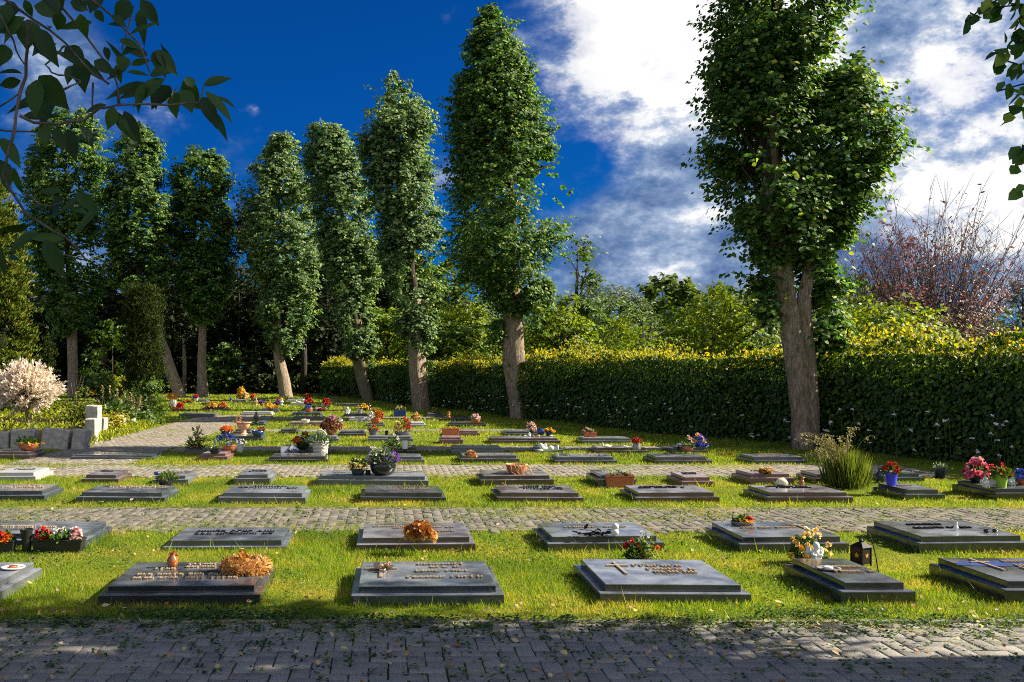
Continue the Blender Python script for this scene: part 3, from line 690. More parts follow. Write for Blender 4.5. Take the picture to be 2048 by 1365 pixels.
p('flower_pot', 'flowers', 'small white pot beside the blue lobelia bowl', 480, 906, .0, 18, 20, 'pot', 'whitepot', [('greygreen', 40, 22, 8, .05), ('white', 8, 24, 8, .03)])
p('flower_bowl', 'flowers', 'black footed bowl with orange flowers and a dark fern', 606, 901, .09, 29, 16, 'bowl', 'glazeblack', [('green', 120, 20, 22, .06, 5), ('orange', 22, 18, 12, .04, -11), ('yellow', 12, 20, 24, .04, 3), ('shrub_dk', 30, 30, 8, .05)])
p('flower_pot', 'flowers', 'leafy green plant with white blossoms beside the white jug', 787, 906, .09, 18, 8, 'pot', 'darkblue', [('green', 110, 26, 26, .07), ('white', 16, 24, 30, .035)])
p('milk_jug', 'jug', 'white enamel jug with a handle, beside the leafy white-flowered plant', 810, 899, .10, 12, 17, 'cup', 'whitepot')
p('flower_tuft', 'plant', 'tuft of dried brown flowers on the plate with silver lettering', 941, 916, SLAB, 14, 3, 'saucer', 'soil', [('dried', 40, 18, 8, .05), ('brown', 20, 16, 8, .05)])
p('flower_pot', 'flowers', 'square grey zinc pot of red geraniums on the dark brown plate', 1273, 900, SLAB, 16, 14, 'cup', 'zinc', [('green', 40, 16, 7, .05), ('red', 20, 19, 10, .035)])
p('flower_bowl', 'flowers', 'terracotta saucer of green plants on the flower table', 1376, 901, .20, 22, 6, 'saucer', 'terra', [('green', 110, 24, 20, .06), ('palepink', 8, 18, 24, .035)])
p('flower_pot', 'flowers', 'dark blue pot with a blue and apricot bouquet beside the flower table', 1401, 908, 0, 20, 16, 'pot', 'darkblue', [('blue', 30, 28, 20, .05), ('yellow', 16, 20, 18, .05, -2, 4), ('palepink', 10, 18, 20, .05, -4, 4)])
# seventh row
p('flower_bowl', 'flowers', 'dark grey bowl of orange begonias by the side path', 453, 872, SLAB, 23, 10, 'bowl', 'darkblue', [('green', 40, 22, 5, .04), ('orange', 40, 23, 9, .04)])
p('flower_planter', 'planter', 'long royal blue ceramic planter with dark pansies', 516, 873, SLAB, 26, 11, 'roundbowl', 'glazeblue', [('shrub_dk', 30, 20, 6, .04, 6), ('brown', 14, 16, 8, .04, 7), ('yellow', 5, 16, 7, .03)])
p('planter_urn', 'urn', 'pale terracotta urn on a dark foot with a bare shrub', 487, 870, SLAB, 32, 25, 'urn', 'terrapale', [('dried', 20, 18, 16, .03, -10)])
p('flower_pot', 'flowers', 'wilted brown plant with one mauve hydrangea in an earthen bowl', 663, 871, SLAB, 24, 13, 'bowl', 'brownglaze', [('brown', 90, 38, 18, .07), ('dried', 30, 30, 14, .06), ('mauve', 26, 16, 12, .05, 2, 14)])
p('flower_pot', 'flowers', 'grey stone pot with a few red blooms on a grey plate', 747, 873, SLAB, 21, 13, 'pot', 'greypot', [('green', 60, 24, 10, .05), ('red', 9, 22, 12, .04)])
p('flower_vase', 'vase', 'small black cup standing between the grey pot and yellow flower bowl', 773, 872, SLAB, 8, 10, 'vase', 'blackplastic')
p('flower_bowl', 'flowers', 'wide grey bowl of yellow and bright red flowers', 806, 873, SLAB, 34, 9, 'saucer', 'greypot', [('green', 110, 34, 22, .05), ('paleyellow', 22, 18, 20, .045, -10), ('red', 14, 20, 26, .05, 6, 2), ('greygreen', 30, 36, 6, .05)])
p('flower_trough', 'planter', 'orange plastic flower trough with moulded sides on a brown block plate', 901, 871, .16, 35, 14, 'trough', 'orangeplastic', [('shrub_dk', 30, 30, 2, .04), ('yellow', 6, 30, 2, .03)])
p('flower_vase', 'flowers', 'slim dark vase of pale pink roses on the pebbled plate', 1063, 869, SLAB, 9, 9, 'vase', 'glazeblack', [('green', 20, 14, 10, .05), ('palepink', 26, 23, 15, .04), ('white', 8, 20, 14, .04)])
p('garden_ball', 'ball', 'shiny dark blue glass ball beside the vase of pink roses', 1082, 872, SLAB, 16, 15, 'ball', 'pinkball')
p('flower_pot', 'flowers', 'dark blue pot of yellow marigolds beside the blue ball', 1098, 873, SLAB, 15, 10, 'pot', 'darkblue', [('green', 30, 18, 4, .04), ('yellow', 26, 20, 6, .04)])
p('flower_planter', 'planter', 'small terracotta trough of pink geraniums close to the hedge', 1180, 875, SLAB, 24, 10, 'trough', 'terra', [('green', 50, 24, 7, .05), ('palepink', 14, 20, 10, .04, -4)])
# ninth row and beyond
p('stone_bowl', 'bowl', 'white shell-shaped bowl on a pale rosy plate', 611, 848, .14, 17, 8, 'bowl', 'whitepot', [('oat', 14, 14, 3, .05)])
p('flower_pot', 'flowers', 'small white pot with grey heather behind the mauve hydrangea', 680, 849, .0, 11, 9, 'pot', 'whitepot', [('greygreen', 30, 12, 5, .04), ('white', 6, 10, 5, .03)])
p('flower_bowl', 'flowers', 'tall terracotta bowl of white, red and salmon begonias', 752, 849, .14, 23, 12, 'bowl', 'terra', [('green', 70, 28, 12, .06), ('white', 34, 18, 18, .05, -9), ('orange', 20, 16, 18, .05, 3), ('red', 20, 16, 15, .05, 9), ('white', 16, 8, 5, .06, -22, -6)])
p('flower_pot', 'flowers', 'dried hydrangea head on the pale little plate', 832, 842, .14, 12, 4, 'pot', 'terra', [('dried', 50, 20, 13, .06), ('paleyellow', 10, 14, 15, .05)])
p('flower_bowl', 'flowers', 'terracotta bowl of pink and white flowers near the large trunk', 951, 847, .14, 19, 9, 'bowl', 'terra', [('green', 40, 20, 7, .06), ('palepink', 22, 20, 11, .05), ('white', 8, 18, 11, .05)])
p('flower_clump', 'flowers', 'small clump of yellow flowers below the mossy leaning trunk', 870, 828, .0, 20, 3, 'saucer', 'soil', [('green', 60, 24, 10, .08), ('yellow', 14, 20, 12, .05)])
p('flower_tuft', 'plant', 'tuft of dried grass behind the upright blue plaque', 801, 823, .2, 22, 3, 'saucer', 'soil', [('oat', 70, 24, 8, .08)])
p('flower_clump', 'flowers', 'yellow flowers behind the white cherub on the far dark plate', 726, 821, SLAB, 18, 4, 'pot', 'blackplastic', [('green', 40, 22, 8, .07), ('yellow', 26, 24, 10, .07)])
p('flower_pot', 'flowers', 'low spreading green shrub with yellow tips beside the far cherub', 752, 826, .0, 16, 4, 'pot', 'greypot', [('shrub', 80, 26, 8, .08), ('orange', 10, 24, 8, .05)])
p('zinc_bucket', 'bucket', 'little grey bucket beside the far white cherub', 720, 826, SLAB, 11, 7, 'bucket', 'zinc')
p('flower_bowl', 'flowers', 'far terracotta bowl of blue and yellow pansies', 617, 825, SLAB, 18, 7, 'bowl', 'terra', [('green', 20, 18, 4, .06), ('blue', 30, 17, 9, .06, -1), ('yellow', 14, 17, 4, .05)])
p('flower_pot', 'flowers', 'far pot of scarlet geraniums above the blue and yellow bowl', 618, 812, SLAB, 14, 5, 'pot', 'blackplastic', [('green', 50, 20, 8, .08), ('red', 44, 23, 11, .07)])
p('flower_pot', 'flowers', 'far terracotta pot of deep red roses beside the white standing figure', 652, 814, SLAB, 8, 7, 'pot', 'terra', [('green', 30, 16, 8, .08), ('red', 30, 16, 12, .08)])
p('flower_pot', 'flowers', 'far dark pot of crimson flowers in front of the woodland', 614, 800, SLAB, 10, 5, 'pot', 'darkblue', [('green', 30, 18, 7, .1), ('red', 14, 14, 9, .1)])
p('flower_clump', 'flowers', 'far clump of pink and red blooms on the dark plate edge', 639, 822, SLAB, 14, 3, 'saucer', 'soil', [('white', 10, 14, 6, .06, -3), ('red', 10, 14, 4, .06, 4)])
p('flower_bowl', 'flowers', 'far royal blue bowl of orange-red begonias', 444, 820, SLAB, 15, 6, 'bowl', 'glazeblue', [('green', 40, 22, 8, .07), ('red', 14, 20, 11, .06), ('orange', 26, 22, 11, .06)])
p('flower_pot', 'flowers', 'far heap of bright yellow marigolds beside the blue bowl', 423, 818, SLAB, 20, 4, 'pot', 'blackplastic', [('green', 40, 24, 6, .07), ('yellow', 60, 26, 11, .06)])
p('flower_vase', 'vase', 'slim white vase in front of the yellow marigolds', 421, 824, .0, 5, 13, 'vase', 'whitepot')
p('flower_bowl', 'flowers', 'grey bowl of yellow and apricot flowers in the far rows', 541, 822, SLAB, 13, 6, 'bowl', 'greypot', [('green', 40, 16, 9, .07), ('yellow', 34, 17, 12, .07, -2), ('orange', 10, 18, 5, .06, 8)])
p('flower_pot', 'flowers', 'far pot of purple and red pansies left of the grey bowl', 524, 812, SLAB, 8, 5, 'pot', 'terra', [('purple', 20, 10, 8, .07), ('red', 10, 9, 4, .07)])
p('flower_pot', 'flowers', 'far pot of purple flowers beside the small white standing figure', 555, 811, SLAB, 10, 4, 'pot', 'darkblue', [('purple', 30, 13, 9, .07), ('red', 8, 9, 12, .07, 3)])
p('flower_pot', 'flowers', 'white and crimson bouquet in a low terracotta bowl next to the yew', 351, 820, SLAB, 18, 4, 'bowl', 'terra', [('green', 90, 20, 12, .07), ('white', 40, 14, 17, .07, -3, 2), ('red', 36, 16, 11, .07, 9), ('red', 14, 8, 12, .07, -9)])
p('flower_planter', 'planter', 'orange planter of orange flowers at the foot of the leaning trunk', 345, 799, SLAB, 20, 8, 'trough', 'orangeplastic', [('yellow', 20, 20, 4, .08), ('orange', 10, 20, 3, .08)])
p('flower_clump', 'flowers', 'low rust coloured flowers spreading beside the crimson bouquet', 375, 808, .0, 20, 3, 'saucer', 'soil', [('rust', 40, 22, 5, .08), ('green', 20, 24, 3, .08)])
p('flower_pot', 'flowers', 'far pot of purple and red petunias by the straight trunk', 392, 802, SLAB, 10, 6, 'pot', 'whitepot', [('purple', 26, 13, 6, .09), ('red', 16, 13, 9, .09)])
p('flower_pot', 'flowers', 'far pot of rose-red flowers beside the small yellow shrub', 505, 800, SLAB, 7, 4, 'pot', 'greypot', [('green', 20, 12, 8, .09), ('red', 14, 12, 10, .08)])
p('flower_pot', 'flowers', 'far red pot at the foot of the sunlit trunk', 572, 800, SLAB, 8, 3, 'pot', 'terra', [('green', 26, 12, 6, .09)])
p('golden_shrub', 'shrub', 'small golden-leaved shrub glowing in front of the dark woodland', 484, 801, .0, 14, 5, 'pot', 'blackplastic', [('gold', 60, 26, 12, .12, 2), ('yellow', 120, 20, 25, .10, -2), ('paleyellow', 60, 24, 14, .10, 4)])
p('flower_clump', 'flowers', 'far orange flowers on the shaded lawn behind the flower spikes', 186, 791, .3, 16, 3, 'saucer', 'soil', [('orange', 40, 18, 7, .09), ('red', 16, 16, 5, .09)])
p('flower_clump', 'flowers', 'purple flowers behind the flower spikes in the left bed', 197, 808, .3, 16, 3, 'saucer', 'soil', [('purple', 40, 20, 10, .06), ('palepink', 14, 14, 13, .06, 3)])
# details of single pots
def child(t, name): return [o for o in t.children if o.name.split('.')[0] == name][0]
for t in [o for o in COL.objects if o.name.startswith('jug')]:
    b = child(t, 'body'); mb = MB(); mb.ball((0, -.031, .045), (.014, .009, .020), 10, 6); mb.build('emblem', M['whitepot'], b, True)
    mb = MB(); mb.tube([(.02, 0, .085), (.038, 0, .092), (.040, 0, .104), (.022, -.0, .110)], .005, 6); mb.build('handle', M['brownglaze'], b, True)
for t in [o for o in COL.objects if o.name.startswith('milk_jug')]:
    mb = MB(); mb.tube([(.05 + .012, 0, .14), (.11, 0, .15), (.135, 0, .10), (.11, 0, .05), (.06, 0, .04)], .010, 8); mb.build('handle', M['whitepot'], t, True)
mb = MB(); rr = random.Random(5)
for k in range(7):
    a = rr.uniform(-.1, .12); mb.tube([(a - .02, -.16, .16), (a, -.178, .13), (a + rr.uniform(-.03, .03), -.17, .06), (a + rr.uniform(-.02, .09), -.16, .005 - .0)], .0025, 5)
for k in range(5): mb.tube([(.05, -.15, .17), (.13, -.12, .165), (.17 + rr.uniform(-.01, .03), -.10, .09), (.20 + rr.uniform(-.01, .04), -.12, .01)], .003, 5)
mb.tube([(.155 * math.cos(a * .3), .155 * math.sin(a * .3), .150) for a in range(22)], .005, 5); mb.build('straw_tie', M['rope'], t_, True)
for t in [o for o in COL.objects if 'blue heart' in o.get('label', '') and o.name.startswith('potted')]:
    mb = MB(); mb.tube([(-.11, -.02, .05), (-.115, -.02, .17)], .003, 5); mb.ball((-.125, -.02, .18), (.022, .012, .026)); mb.ball((-.10, -.02, .18), (.022, .012, .026)); mb.build('heart_pick', M['glazeblue'], t, True)
# dried wreath
c = ground(487, 1152, SLAB); c.y += .12
t = thing('flower_wreath', 'dried golden flower wreath lying at the corner of the dark plate', 'wreath', c)
k = 2800; a = RNG.uniform(0, 2 * PI, k); b = RNG.uniform(0, 2 * PI, k); r = .045 * RNG.uniform(.6, 1.15, k)
P = np.stack([(.125 + r * np.cos(b)) * np.cos(a), (.12 + r * np.cos(b)) * np.sin(a) * .95, .045 + r * np.sin(b)], 1)
out = np.stack([np.cos(b) * np.cos(a), np.cos(b) * np.sin(a), np.sin(b)], 1)
leaves('blossoms', P, out + runit(k) * .6 + np.stack([-np.sin(a), np.cos(a), 0 * a], 1) * .6, out + runit(k) * .3, .034 * RNG.uniform(.5, 1.3, k), .013, M['dried'], t)
mb = MB(); mb.tube([(.125 * math.cos(i * PI / 12), .115 * math.sin(i * PI / 12), .045) for i in range(25)], .034, 8); mb.build('straw_ring', M['dried'], t, True)
P = np.array([(0, .02, .08)] * 30) + RNG.normal(0, .03, (30, 3)); leaves('dried_leaves', P, runit(30), runit(30), .06, .03, M['rust'], t)
# round dishes
for lab, px, py in (('round pale candle dish with a dark ring at the left edge', 20, 1141), ('round pale dish with a flat white candle on the narrow black plate', 1664, 1143)):
    c = ground(px, py, SLAB + (.02 if px > 1000 else 0)); s = c.y / FPX; c.y += .06
    t = thing('candle_dish', lab, 'dish', c)
    mb = MB(); mb.lathe([(24 * s * .8, 0), (24 * s, .012), (24 * s, .016), (19 * s, .014), (18 * s, .008)], 28); mb.build('plate', M['whitepot' if px < 1000 else 'greypot'], t, True)
    mb = MB(); mb.lathe([(9 * s, .008), (9 * s, .022), (8 * s, .024)], 20); mb.build('candle', M['whitepot'] if px > 1000 else M['brownglaze'], t, True)
# lantern
c = ground(1722, 1131, 0); s = c.y / FPX
t = thing('grave_lantern', 'dark square iron lantern with star cut-outs, standing in the grass', 'lantern', c, None, math.radians(28))
hw = .052; hb_ = .15
mb = MB()
for sx in (-1, 1):
    for sy in (-1, 1): mb.box((sx * hw, sy * hw, hb_ / 2 + .005), (.012, .012, hb_ + .01))
mb.box((0, 0, .022), (hw * 2, hw * 2, .008)); mb.box((0, 0, hb_), (hw * 2, hw * 2, .008)); mb.build('frame', M['iron'], t)
for k in range(4):
    A = k * PI / 2; mb = MB(); mb.box((0, 0, 0), (hw * 2 - .012, .004, hb_ - .03)); o = mb.build('side_panel', M['iron'], t); o.location = (hw * math.sin(A), -hw * math.cos(A), .088); o.rotation_euler.z = A
    mb = MB(); n5 = 10; vs = [((.026 if i % 2 == 0 else .011) * math.sin(i * PI / 5), y, (.026 if i % 2 == 0 else .011) * math.cos(i * PI / 5)) for y in (-.0045, -.0015) for i in range(n5)]
    mb.add(vs, [tuple(range(n5))] + [(i, (i + 1) % n5, n5 + (i + 1) % n5, n5 + i) for i in range(n5)]); mb.build('star', M['amber'], o)
mb = MB(); mb.prism((hw * 1.28, hw * 1.28), (.018, .018), hb_ + .004, hb_ + .042); mb.lathe([(.016, hb_ + .04), (.018, hb_ + .055), (.010, hb_ + .065)], 12); mb.build('roof', M['iron'], t)
mb = MB(); mb.tube([(.018 * math.cos(i * PI / 8), 0, hb_ + .083 + .018 * math.sin(i * PI / 8)) for i in range(17)], .0035, 6); mb.build('ring', M['iron'], t, True)
# leaning iron rod
a = ground(1760, 1152, 0)
mb = MB(); d = a.y; mb.tube([(0, 0, -.05), spot(1752, 1115, d) - a, spot(1745, 1085, d) - a, spot(1740, 1072, d) - a, spot(1735, 1066, d) - a, spot(1731, 1066, d) - a], .0045, 6)
tag(mb.build('plant_stake', M['darkbark'], None, True, loc=a), 'thin curved plant stake leaning beside the iron lantern', 'stake')
# figures
def figure(name, cat, label, px, py, hb, hpx, mat, balls, vox=.012, dy=.08):
    c = ground(px, py, hb); s = hpx * c.y / FPX; c.y += dy
    mb = MB()
    for x, y, z, rx, ry, rz in balls: mb.ball((x * s, y * s, z * s), (rx * s, ry * s, rz * s), 14, 10)
    o = mb.build(name, M[mat], None, True, loc=c); tag(o, label, cat)
    r = o.modifiers.new('skin', 'REMESH'); r.mode = 'VOXEL'; r.voxel_size = max(.004, vox * s * 2); r.use_smooth_shade = True
    sm = o.modifiers.new('soft', 'SMOOTH'); sm.factor = .5; sm.iterations = 2
    return o
ANGEL = [(0, 0, .18, .26, .22, .18), (0, .02, .42, .19, .15, .24), (0, -.03, .78, .155, .15, .17), (0, 0, .62, .08, .08, .1), (.10, -.16, .20, .09, .20, .10), (-.10, -.16, .20, .09, .20, .10), (.12, -.28, .08, .07, .12, .07), (-.12, -.28, .08, .07, .12, .07),
         (.20, -.04, .46, .07, .08, .15), (-.20, -.04, .46, .07, .08, .15), (.14, -.18, .38, .10, .10, .06), (-.14, -.18, .38, .10, .10, .06), (.28, .14, .52, .14, .05, .22), (-.28, .14, .52, .14, .05, .22), (0, -.18, .76, .03, .03, .035), (0, .03, .88, .13, .13, .09)]
figure('angel_statue', 'angel', 'white seated angel holding its knees, in front of the pale yellow petunias', 1641, 1131, .05, 45, 'angel', ANGEL)
figure('angel_statue', 'angel', 'white crouching angel among the pink flowers and lime bucket', 1979, 978, .14, 24, 'angel', ANGEL)
figure('angel_statue', 'angel', 'white angel at the right edge beside the terracotta pot', 2030, 974, .14, 24, 'angel', ANGEL)
figure('angel_statue', 'angel', 'far white cherub sitting on a dark plate beside the grey bucket', 695, 829, SLAB, 15, 'angel', ANGEL)
figure('angel_statue', 'angel', 'small white angel among the pebbles beside the pink roses', 1060, 874, SLAB, 9, 'angel', ANGEL)
figure('angel_statue', 'angel', 'tiny white angel beside the white enamel jug', 797, 899, .10, 12, 'angel', ANGEL)
STAND = [(0, 0, .08, .20, .18, .10), (0, 0, .30, .16, .14, .26), (0, 0, .58, .17, .12, .18), (0, -.02, .86, .10, .10, .12), (0, 0, .74, .06, .06, .08), (.18, -.04, .50, .06, .07, .16), (-.18, -.04, .50, .06, .07, .16), (.08, -.14, .50, .09, .06, .06), (-.08, -.14, .50, .09, .06, .06)]
figure('robed_statue', 'statue', 'black robed statue standing on a little plate in the far rows', 512, 849, SLAB, 26, 'glazeblack', STAND)
figure('robed_statue', 'statue', 'far white standing figure beside the deep red roses', 645, 814, SLAB, 11, 'angel', STAND)
figure('robed_statue', 'statue', 'far white standing figure beside the purple flowers', 563, 812, SLAB, 16, 'angel', STAND)
figure('robed_statue', 'statue', 'far pinkish stone figure on the lawn left of the purple pansies', 512, 811, .0, 15, 'terrapale', STAND)
figure('robed_statue', 'statue', 'far blue figure beside the golden shrub', 461, 803, SLAB, 10, 'glazeblue', STAND)
figure('robed_statue', 'statue', 'small dark figure behind the far yellow flowers', 739, 820, SLAB, 13, 'plum', STAND)
figure('cherub_figure', 'figure', 'white cherub lying on its belly on a small plate with orange leaves', 1094, 905, .10, 17, 'angel', [(0, 0, .28, .75, .28, .28), (-.62, -.05, .72, .30, .28, .30), (-.45, 0, .45, .3, .28, .26), (.55, 0, .42, .38, .30, .34), (1.1, .05, .34, .40, .16, .22), (1.35, .0, .55, .14, .14, .3), (-.75, -.28, .18, .35, .13, .14), (-.1, .2, .7, .25, .08, .3)])
figure('swan_figure', 'figure', 'white swan figurine on the dark brown plate', 1212, 897, SLAB, 10, 'angel', [(.4, 0, .30, .75, .38, .30), (-.4, 0, .55, .14, .14, .42), (-.55, 0, .92, .22, .13, .13), (1.1, 0, .42, .3, .15, .15), (.5, .1, .5, .45, .3, .2)])
figure('dove_figure', 'figure', 'small white resting dove beside the zinc pot', 1254, 897, SLAB, 6, 'angel', [(0, 0, .4, .9, .4, .36), (-.8, 0, .7, .3, .28, .28), (1.1, 0, .5, .5, .22, .14)])
figure('bird_figure', 'figure', 'dark brown bird figurine standing on a plum plate', 1608, 973, SLAB, 18, 'brownglaze', [(0, 0, .35, .34, .26, .33), (.08, 0, .72, .18, .16, .24), (.12, -.02, .90, .16, .15, .13), (.30, -.02, .88, .10, .06, .05), (-.3, .05, .30, .22, .10, .12)])
figure('cat_figure', 'figure', 'white cat figure sitting at the end of a far dark plate', 643, 838, .05, 11, 'angel', [(0, 0, .3, .35, .3, .3), (0, -.05, .7, .24, .22, .24), (-.14, -.05, .94, .08, .05, .12), (.14, -.05, .94, .08, .05, .12)])
figure('dog_figure', 'figure', 'far small white dog figure lying on the far pale plate', 596, 807, SLAB, 6, 'angel', [(0, 0, .4, .8, .4, .38), (-.7, 0, .8, .3, .28, .3)])
figure('dove_figure', 'figure', 'white dove standing on the wide dark plate of the second row', 1922, 1064, .15, 17, 'angel', [(0, 0, .32, .30, .22, .30), (.02, 0, .72, .16, .15, .26), (.10, -.02, .90, .13, .12, .11), (-.3, 0, .2, .2, .10, .08), (.22, -.02, .9, .07, .04, .04)])
figure('cellophane_bundle', 'bouquet', 'crumpled pale cellophane bundle on a plum plate', 1568, 973, SLAB, 17, 'cello', [(0, 0, .45, .68, .5, .45), (.3, -.1, .3, .45, .4, .3), (-.35, .1, .3, .4, .4, .3), (.1, 0, .75, .35, .3, .22)], .03)
for lab, px, py, hpx, mat in (('dark polished heart stone beside a pale star on the wide dark plate', 1984, 1069, 8, 'glazeblack'), ('round dark pebble on the wide dark plate, next to the heart stone', 2001, 1068, 7, 'glazeblack')):
    figure('pebble', 'stone', lab, px, py, .15, hpx, mat, [(0, 0, .5, .8, .7, .5), (.3, .1, .6, .6, .5, .42)], .04)
for i, px in enumerate((1050, 1057, 1069, 1075)):
    figure('pebble', 'stone', ['white pebble at the foot of the small angel', 'grey pebble between angel and rose vase', 'peach pebble in front of the blue ball', 'pale flat pebble under the yellow marigolds'][i], [1051, 1066, 1078, 1103][i], 874, SLAB, 4, ['angel', 'greypot', 'terrapale', 'angel'][i], [(0, 0, .4, .9, .7, .4), (.3, .1, .5, .6, .5, .4)], .06)
# silver rose branch
c = ground(1197, 1072, SLAB)
t = thing('rose_branch', 'silver metal rose branch with a pale bloom lying across the dark plate', 'ornament', c, None, -.15)
mb = MB(); rr = random.Random(9)
for k in range(5): mb.tube([(-.18 + .05 * k, rr.uniform(-.05, .05), .01), (-.05 + .04 * k, rr.uniform(-.04, .04), .03), (.10, .02, .02)], .006, 6)
mb.build('stem', M['iron'], t, True)
P = np.stack([RNG.uniform(-.18, .08, 26), RNG.uniform(-.07, .06, 26), RNG.uniform(.01, .05, 26)], 1); leaves('leaf_spray', P, runit(26) * np.array([1, 1, .4]), runit(26) * .5 + np.array([0, 0, .8]), .07, .035, M['iron'], t)
mb = MB(); mb.ball((.14, 0, .04), (.04, .04, .035)); mb.ball((.15, 0, .085), (.03, .03, .03)); mb.build('bloom', M['angel'], t, True)
# white wicker basket
c = ground(640, 909, .08); s = c.y / FPX; c.y += .12
t = thing('wicker_basket', 'white wicker basket of grey-green plants with a tall hoop handle', 'basket', c)
r = 16 * s
mb = MB()
for j in range(9):
    z = j * .026 + .012; q = r * (.80 + .022 * j)
    mb.tube([(q * math.cos(i * PI / 12) * (1 + .03 * (-1) ** (i + j)), q * math.sin(i * PI / 12) * (1 + .03 * (-1) ** (i + j)), z) for i in range(25)], .014, 6)
mb.build('weave', M['wicker'], t, True)
hh = 48 * s
mb = MB(); mb.tube([(r * .95 * math.cos(a), 0, .18 + (hh - .18) * math.sin(a)) for a in [i * PI / 18 for i in range(19)]], .012, 8); mb.build('handle', M['wicker'], t, True)
plant(t, ('greygreen', 260, .50, .16, .06, 0, 0), .25, .2); plant(t, ('green', 120, .44, .14, .06, 0, 0), .25, .2)
# tilted book stone
c = ground(574, 908, .08); s = c.y / FPX; c.y += .1
t = thing('book_stone', 'grey open book stone leaning beside the black footed bowl', 'book stone', c, None, .1)
mb = MB(); Mx = Matrix.Rotation(math.radians(38), 3, 'X'); mb.box((-.03, 0, .06), (.20, .18, .03), Mx); mb.box((.11, 0, .06), (.17, .18, .03), Matrix.Rotation(.7, 3, 'Y') @ Mx); mb.box((0, .05, .03), (.2, .04, .07)); mb.build('pages', M['darkgr'], t, bevel=.006)
# flower table
c = ground(1376, 911, .0); s = c.y / FPX; c.y += .2
t = thing('flower_table', 'low round grey metal table carrying the terracotta saucer', 'table', c)
mb = MB(); mb.lathe([(.15, .185), (.155, .19), (.155, .198), (.15, .2)], 24); mb.build('tabletop', M['zinc'], t, True, auto=40)
for k in range(3):
    A = k * 2.1 + .4; mb = MB(); mb.tube([(.12 * math.cos(A), .12 * math.sin(A), .187), (.14 * math.cos(A), .14 * math.sin(A), 0)], .010, 6); mb.build('leg', M['iron'], t, True)
# white stone post on the pale plate, upright plaque, lantern post
c = ground(719, 846, .12); s = c.y / FPX; c.y += .15
mb = MB(); mb.box((0, 0, 5.5 * s), (6 * s, .07, 11 * s)); mb.box((0, 0, 10.5 * s), (20 * s, .06, 2.2 * s)); tag(mb.build('stone_cross', M['palegr'], None, bevel=.006, loc=c), 'squat white stone cross standing on the pale plate', 'cross')
c = ground(800, 834, .13); s = c.y / FPX; c.y += .14
t = thing('upright_plaque', 'upright blue plaque below the tuft of dried grass', 'plaque', c)
mb = MB(); mb.box((0, 0, 6 * s), (24 * s, .08, 12 * s), None); mb.build('plate', M['glazeblue'], t, bevel=.01)
mb = MB(); mb.box((0, .06, 5 * s), (20 * s, .06, 10 * s)); mb.build('support', M['greygr'], t)
c = ground(898, 836, .13); s = c.y / FPX; c.y += .15
t = thing('grave_lantern', 'small brown lantern post at the back of the black plate by the hedge', 'lantern', c)
mb = MB(); mb.lathe([(4 * s, 0), (4 * s, 1.5 * s), (2.8 * s, 2 * s), (2.8 * s, 9 * s), (4 * s, 9.5 * s), (3.6 * s, 11 * s), (.5 * s, 12.5 * s)], 14); mb.build('housing', M['brownglaze'], t, True, auto=40)
mb = MB(); mb.lathe([(2.95 * s, 3 * s), (2.95 * s, 8 * s)], 14); mb.build('pane', M['amber'], t, True)
